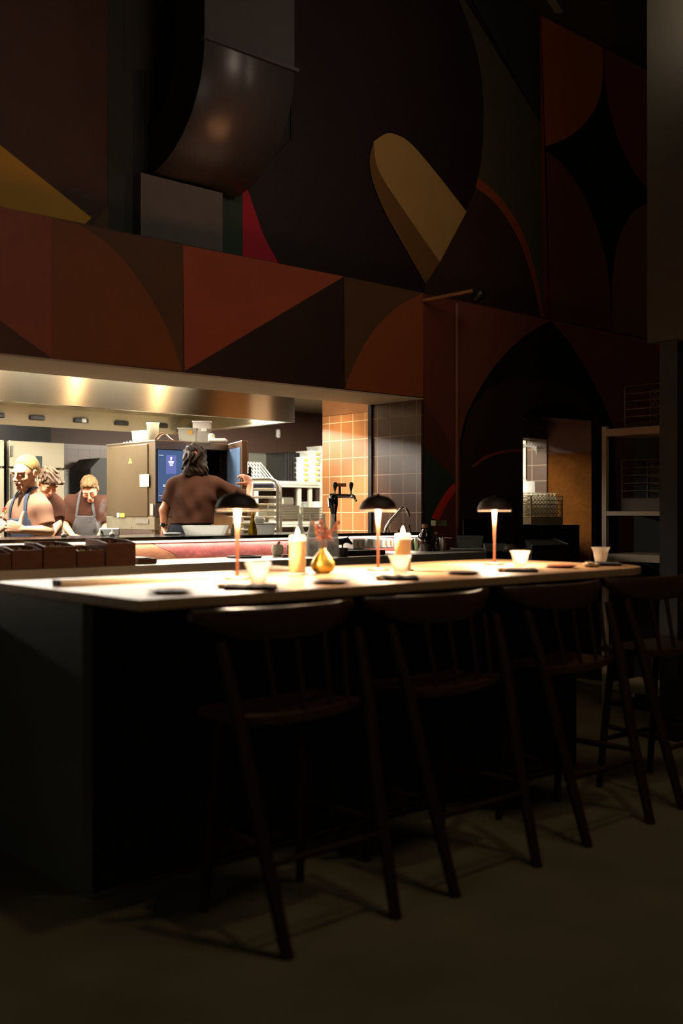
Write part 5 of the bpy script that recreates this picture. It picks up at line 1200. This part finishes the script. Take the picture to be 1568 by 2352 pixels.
# ================================================================ bar stools
wal = mat('walnut', (60, 34, 22), .36, noise=.2, nscale=6, stretch=(8, 8, 1), coat=.7)
wal.node_tree.nodes['Principled BSDF'].inputs['Coat Roughness'].default_value = .28
wal2 = mat('walnut_legs', (46, 27, 18), .6, noise=.2, nscale=6, stretch=(8, 8, 1), spec=.15)
def make_stool(lb):
    t = thing('bar_stool', lb, 'stool', (2.22, 2.71, 0), 0, 'wooden bar stools along the bar')
    for sx in (-1, 1):
        m = MB(); m.tube([(sx*.235, -.22, 0), (sx*.262, -.10, .42), (sx*.285, -.03, .72), (sx*.302, .045, .96)], [.021, .024, .024, .018], 12); m.build('leg', wal2, t)
        m = MB(); m.tube([(sx*.215, .27, 0), (sx*.20, .24, .35), (sx*.185, .21, .672)], [.016, .019, .018], 12); m.build('leg', wal2, t)
    m = MB(); rg = []
    for i in range(15):
        a_ = -1+2*i/14; y0 = -.045+.03*a_*a_; hw = .262
        x = a_*hw; yb = y0; yf = .29-.05*abs(a_)**3; dz = .012*a_*a_
        rg.append([(x, yb, .676+dz), (x, yf, .676+dz), (x, yf-.005, .706+dz), (x, (yb+yf)/2, .698+dz), (x, yb+.004, .712+dz)])
    m.rings(rg); m.build('seat', wal, t, bevel=.004)
    m = MB(); rg = []
    for i in range(21):
        a_ = -1+2*i/20; x = .355*a_; y = .030+.112*a_*a_; lo_ = .945+.075*abs(a_)**3.2; hi_ = 1.060; th_ = .015
        rg.append([(x, y-th_, lo_+.006), (x, y-th_-.008, (lo_+hi_)/2), (x, y-th_, hi_-.003), (x, y-th_*.5, hi_), (x, y+th_*.5, hi_), (x, y+th_, hi_-.003), (x, y+th_, lo_+.006), (x, y, lo_)])
    m.rings(rg); m.build('backrest', wal, t, bevel=.002)
    for x in (-.13, -.0, .13, .22):
        m = MB(); m.tube([(x*.9, -.02, .70), (x, .03+.1*x*x, .965)], [.009, .011], 8); m.build('spindle', wal2, t)
    for p, q in (((-.252, -.145, .27), (.252, -.145, .27)), ((-.25, -.13, .31), (-.203, .245, .31)), ((.25, -.13, .31), (.203, .245, .31)), ((-.207, .253, .24), (.207, .253, .24))):
        m = MB(); m.tube([p, tuple((a_+b_)/2 for a_, b_ in zip(p, q)), q], [.011, .015, .011], 8); m.build('stretcher', wal2, t)
    return t
s0 = make_stool('wooden bar stool nearest the camera, leftmost at the bar')
dup(s0, (2.99, 2.71, 0), 0, 'wooden bar stool in front of the middle table lamp, second from the left')
dup(s0, (3.81, 2.72, 0), 0, 'wooden bar stool, third from the left')
dup(s0, (4.60, 2.73, 0), R(-3), 'wooden bar stool at the right end of the bar, farthest from the camera')
# a low dark display case right of the back counter
a_, b_ = at(1212, 1216, Y=5.3), at(1305, 1250, Z=HC-.0)
q = atd(1305, 1250, 6.6); q2 = atd(1210, 1214, 8.2)
t = thing('display_case', 'low dark glass display case below the niche', 'case', (q.x, q.y, 0)); 
fp = [(0, 0), (1.12, .96), (.82, 1.0), (-.31, .05)]
m = MB(); m.prism([(x, y, 0) for x, y in fp], (0, 0, q.z-.001)); m.build('cabinet', mat('case_black', (4, 4, 4), .8, spec=.1), t)
m = MB(); m.tube([(-.31, .05, q.z), (0, 0, q.z), (1.12, .96, q.z)], .003, 6); m.build('glass_edge', mat('edge_metal', (120, 116, 96), .4, .7), t)
# counter block inside the niche, crate with glasses, white tools
nb_ = MB(); nb_.box((0, 0, 0), (.84, .44, 1.262)); tag(nb_.build('niche_counter', blackm, loc=(7.12, 5.66, 0)), 'black counter block standing in the arched niche', 'counter')
CRX, CRY = at(1215, 1200, Y=5.72).x, 5.70
crm = mat('crate_brown', (176, 150, 110), .5, noise=.05)
def crate(loc, w_, d_, h_, mt, lb, rows=5, cols=9, rz=0., base=.07, group=None):
    t = thing('glass_crate', lb, 'crate', loc, rz, group)
    m = MB(); hz_ = h_-base
    m.box((0, 0, 0), (w_, d_, base)); 
    for (x, y) in ((0, 0), (w_-.012, 0), (0, d_-.012), (w_-.012, d_-.012)): m.box((x, y, base), (x+.012, y+.012, h_))
    for k in range(rows+1):
        z = base+hz_*k/rows; z0 = z-.003 if k else z
        for y in (0, d_-.006): m.box((.012, y, z0-.003), (w_-.012, y+.006, z0+.003))
        for x in (0, w_-.006): m.box((x, .012, z0-.003), (x+.006, d_-.012, z0+.003))
    m.build('crate_body', mt, t)
    m = MB()
    for k in range(rows):
        z0, z1 = base+hz_*k/rows+.002, base+hz_*(k+1)/rows-.004
        for i in range(cols):
            x0, x1 = .014+(w_-.028)*i/cols, .014+(w_-.028)*(i+1)/cols
            for xa, xb in ((x0, x1), (x1, x0)): m.tube([(xa, .003, z0), (xb, .003, z1)], .0032, 4)
        for i in range(3):
            y0, y1 = .014+(d_-.028)*i/3, .014+(d_-.028)*(i+1)/3
            for ya, yb in ((y0, y1), (y1, y0)): m.tube([(.003, ya, z0), (.003, yb, z1)], .0032, 4)
    m.build('lattice', mt, t); return t
c_w = at(1292, 1170, Y=5.70).x-CRX
cz = at(1290, 1139, Y=5.70).z; 
cr_ = crate((CRX, CRY, 1.264), c_w, .36, cz-1.264, crm, 'lattice crate of upside down glasses standing in the arched niche')
gcl = frosted('crate_glass', (250, 244, 226), .5, .1)
g_ = None
gn_ = lambda i, j: 'upside down glass in the niche crate, %s row, %s from the left' % (('front', 'middle', 'back')[j], ('first', 'second', 'third', 'fourth', 'fifth', 'sixth', 'seventh', 'last')[i])
for j in range(3):
    for i in range(8):
        lc = (CRX+.045+i*(c_w-.09)/7, CRY+.06+.11*j, 1.264+.075)
        if g_ is None:
            m = MB(); h_ = cz-1.264-.05
            m.lathe([(.03, 0), (.034, h_*.5), (.028, h_*.8), (.006, h_*.85), (.006, h_*.95), (.024, h_), (0, h_+.002)], n=12); g_ = m.build('crate_tumbler', gcl, loc=lc); tag(g_, gn_(i, j), 'glass', 'upside down glasses in the niche crate')
        else: o = g_.copy(); COL.objects.link(o); o.location = lc; o['label'] = gn_(i, j)
wj = frosted('bright_white', (250, 250, 248), .5, .0)
q = at(1216, 1135, Y=5.95)
t = thing('white_scoop', 'white plastic scoop with a handle standing above the crate in the niche', 'scoop', (q.x, 5.96, cz+.01))
m = MB(); frust(m, .11, .06, .095, .06, 0, .125); m.build('scoop_body', wj, t); m = MB(); m.tube([(-.02, 0, .11), (-.085, 0, .165)], .009, 8); m.build('handle', wj, t)
sc_ = t
q = at(1214, 1035, Y=6.24)
t = thing('bead_ring', 'white beaded arc hanging in the opening of the niche', 'ornament', (q.x, 6.24, q.z-.03))
m = MB()
pts = [(-.13*math.cos(R(a))*1.0, 0, .075*math.sin(R(a))) for a in range(0, 181, 15)]; m.tube(pts, .009, 8); m.build('arc', wj, t)
m = MB()
for a in range(5, 180, 17): m.lathe([(0, -.014), (.011, -.004), (.011, .004), (0, .014)], (-.145*math.cos(R(a)), 0, .075*math.sin(R(a))+.018), 10)
m.build('beads', wj, t)
m = MB(); m.tube([(0, 0, .08), (0, 0, 2.08-q.z+.03)], .002, 5); m.build('cord', wj, t)
# jamb seen through the niche opening
a_, b_ = at(1207, 1100, Y=7.1), at(1218, 1100, Y=7.1)
m = MB(); m.box((0, 0, 0), (b_.x-a_.x, .08, 2.7)); tag(m.build('door_post', mat('cream_paint', (206, 202, 170), .5), loc=(a_.x, 7.1, 0)), 'pale post seen through the niche opening', 'post')
c2 = at(1231, 1100, Y=7.1); m = MB(); m.box((0, 0, 0), (c2.x-b_.x-.002, .08, 2.7)); tag(m.build('door_panel', mat('dark_green_grey', (44, 48, 42), .4), loc=(b_.x+.002, 7.1, 0)), 'dark panel beside the pale post seen through the niche opening', 'panel')
spot('niche_opening_light', (7.45, 6.75, 2.6), (7.40, 6.0, 1.25), 130, (1, .90, .74), 34, .5, .03)
spot('niche_fill_spot', (7.20, 5.70, 2.17), (7.58, 5.95, 1.58), 34, (1, .94, .84), 32, .6, .02)  # added spot to brighten the scoop and crate front
t = thing('added_niche_fitting', 'added black spot fitting under the niche arch, lighting the scoop', 'lamp', (7.20, 5.70, 2.2))  # fitting added only to house the fill spot
m = MB(); m.lathe([(0, .07), (.02, .07), (.024, .0), (.018, .0), (0, .02)], n=14); m.build('lamp_head', black, t)
m = MB(); m.tube([(0, 0, .07), (0, 0, .1)], .004, 6); m.build('stem', black, t)
area('niche_bounce_light', (7.5, 7.1, 2.6), .6, 6, (1, .92, .8))
# ================================================================ shelving at the right
q = at(1379, 1176, X=6.23); FX, FY = 6.23, 4.24
shw = mat('shelf_white_paint', (150, 132, 110), .5, noise=.05)
t = thing('storage_shelf', 'pale metal storage shelf at the right holding lattice crates', 'shelf', (FX, FY, 0))
for y in (0, -1.5):
    for x in (0, .42): m = MB(); m.box((x, y-.035, 0), (x+.035, y, 1.985)); m.build('post', shw, t)
m = MB(); m.box((.405, -1.5, .1), (.415, 0, 1.96)); m.build('back_panel', blackm, t)  # added dark sheet standing in for the darkness behind the shelf
for z, th_ in ((1.965, .05), (1.385, .03), (1.085, .05), (.17, .04)):
    m = MB(); m.box((.001, -1.46, z-th_), (.404, -.036, z)); m.build('shelf_board', shw, t)
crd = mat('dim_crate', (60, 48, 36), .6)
y_ = at(1429, 950, X=6.28).y
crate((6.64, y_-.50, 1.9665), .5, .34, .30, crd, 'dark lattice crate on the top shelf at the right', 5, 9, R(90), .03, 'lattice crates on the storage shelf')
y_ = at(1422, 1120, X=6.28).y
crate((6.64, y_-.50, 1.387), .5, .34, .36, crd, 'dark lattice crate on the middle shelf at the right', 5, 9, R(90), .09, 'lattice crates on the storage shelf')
m = MB(); m.box((0, 0, 0), (.36, .30, .42), bev=.01); tag(m.build('storage_box', mat('dim_box', (40, 26, 14), .7), loc=(6.28, 3.30, .0+1.0855-.0)), 'dark brown box standing on the lower shelf', 'box') if False else None

# faint steam rising beside the oven
m = MB(); q = atd(252, 1205, 9.9); rgs = []
for z, r_ in ((-.10, .10), (.02, .14), (.16, .12), (.26, .05)): rgs.append([(r_*math.cos(2*math.pi*j/16)+.02*math.sin(z*20), r_*math.sin(2*math.pi*j/16), z) for j in range(16)])
m.rings(rgs); sm_ = bpy.data.materials.new('steam'); sm_.use_nodes = True; nt = sm_.node_tree; nt.nodes.clear()
vo = nt.nodes.new('ShaderNodeVolumeScatter'); oo = nt.nodes.new('ShaderNodeOutputMaterial'); nn = nt.nodes.new('ShaderNodeTexNoise'); nn.inputs['Scale'].default_value = 9; nn.inputs['Detail'].default_value = 3
tc_ = nt.nodes.new('ShaderNodeTexCoord'); mr_ = nt.nodes.new('ShaderNodeMapRange'); mr_.inputs[1].default_value = .5; mr_.inputs[2].default_value = .75; mr_.inputs[3].default_value = 0; mr_.inputs[4].default_value = 3.5
nt.links.new(tc_.outputs['Object'], nn.inputs['Vector']); nt.links.new(nn.outputs['Fac'], mr_.inputs[0]); nt.links.new(mr_.outputs[0], vo.inputs['Density']); nt.links.new(vo.outputs[0], oo.inputs['Volume'])
tag(m.build('steam', sm_, loc=q), 'faint white steam rising beside the oven', 'steam', None, 'stuff')
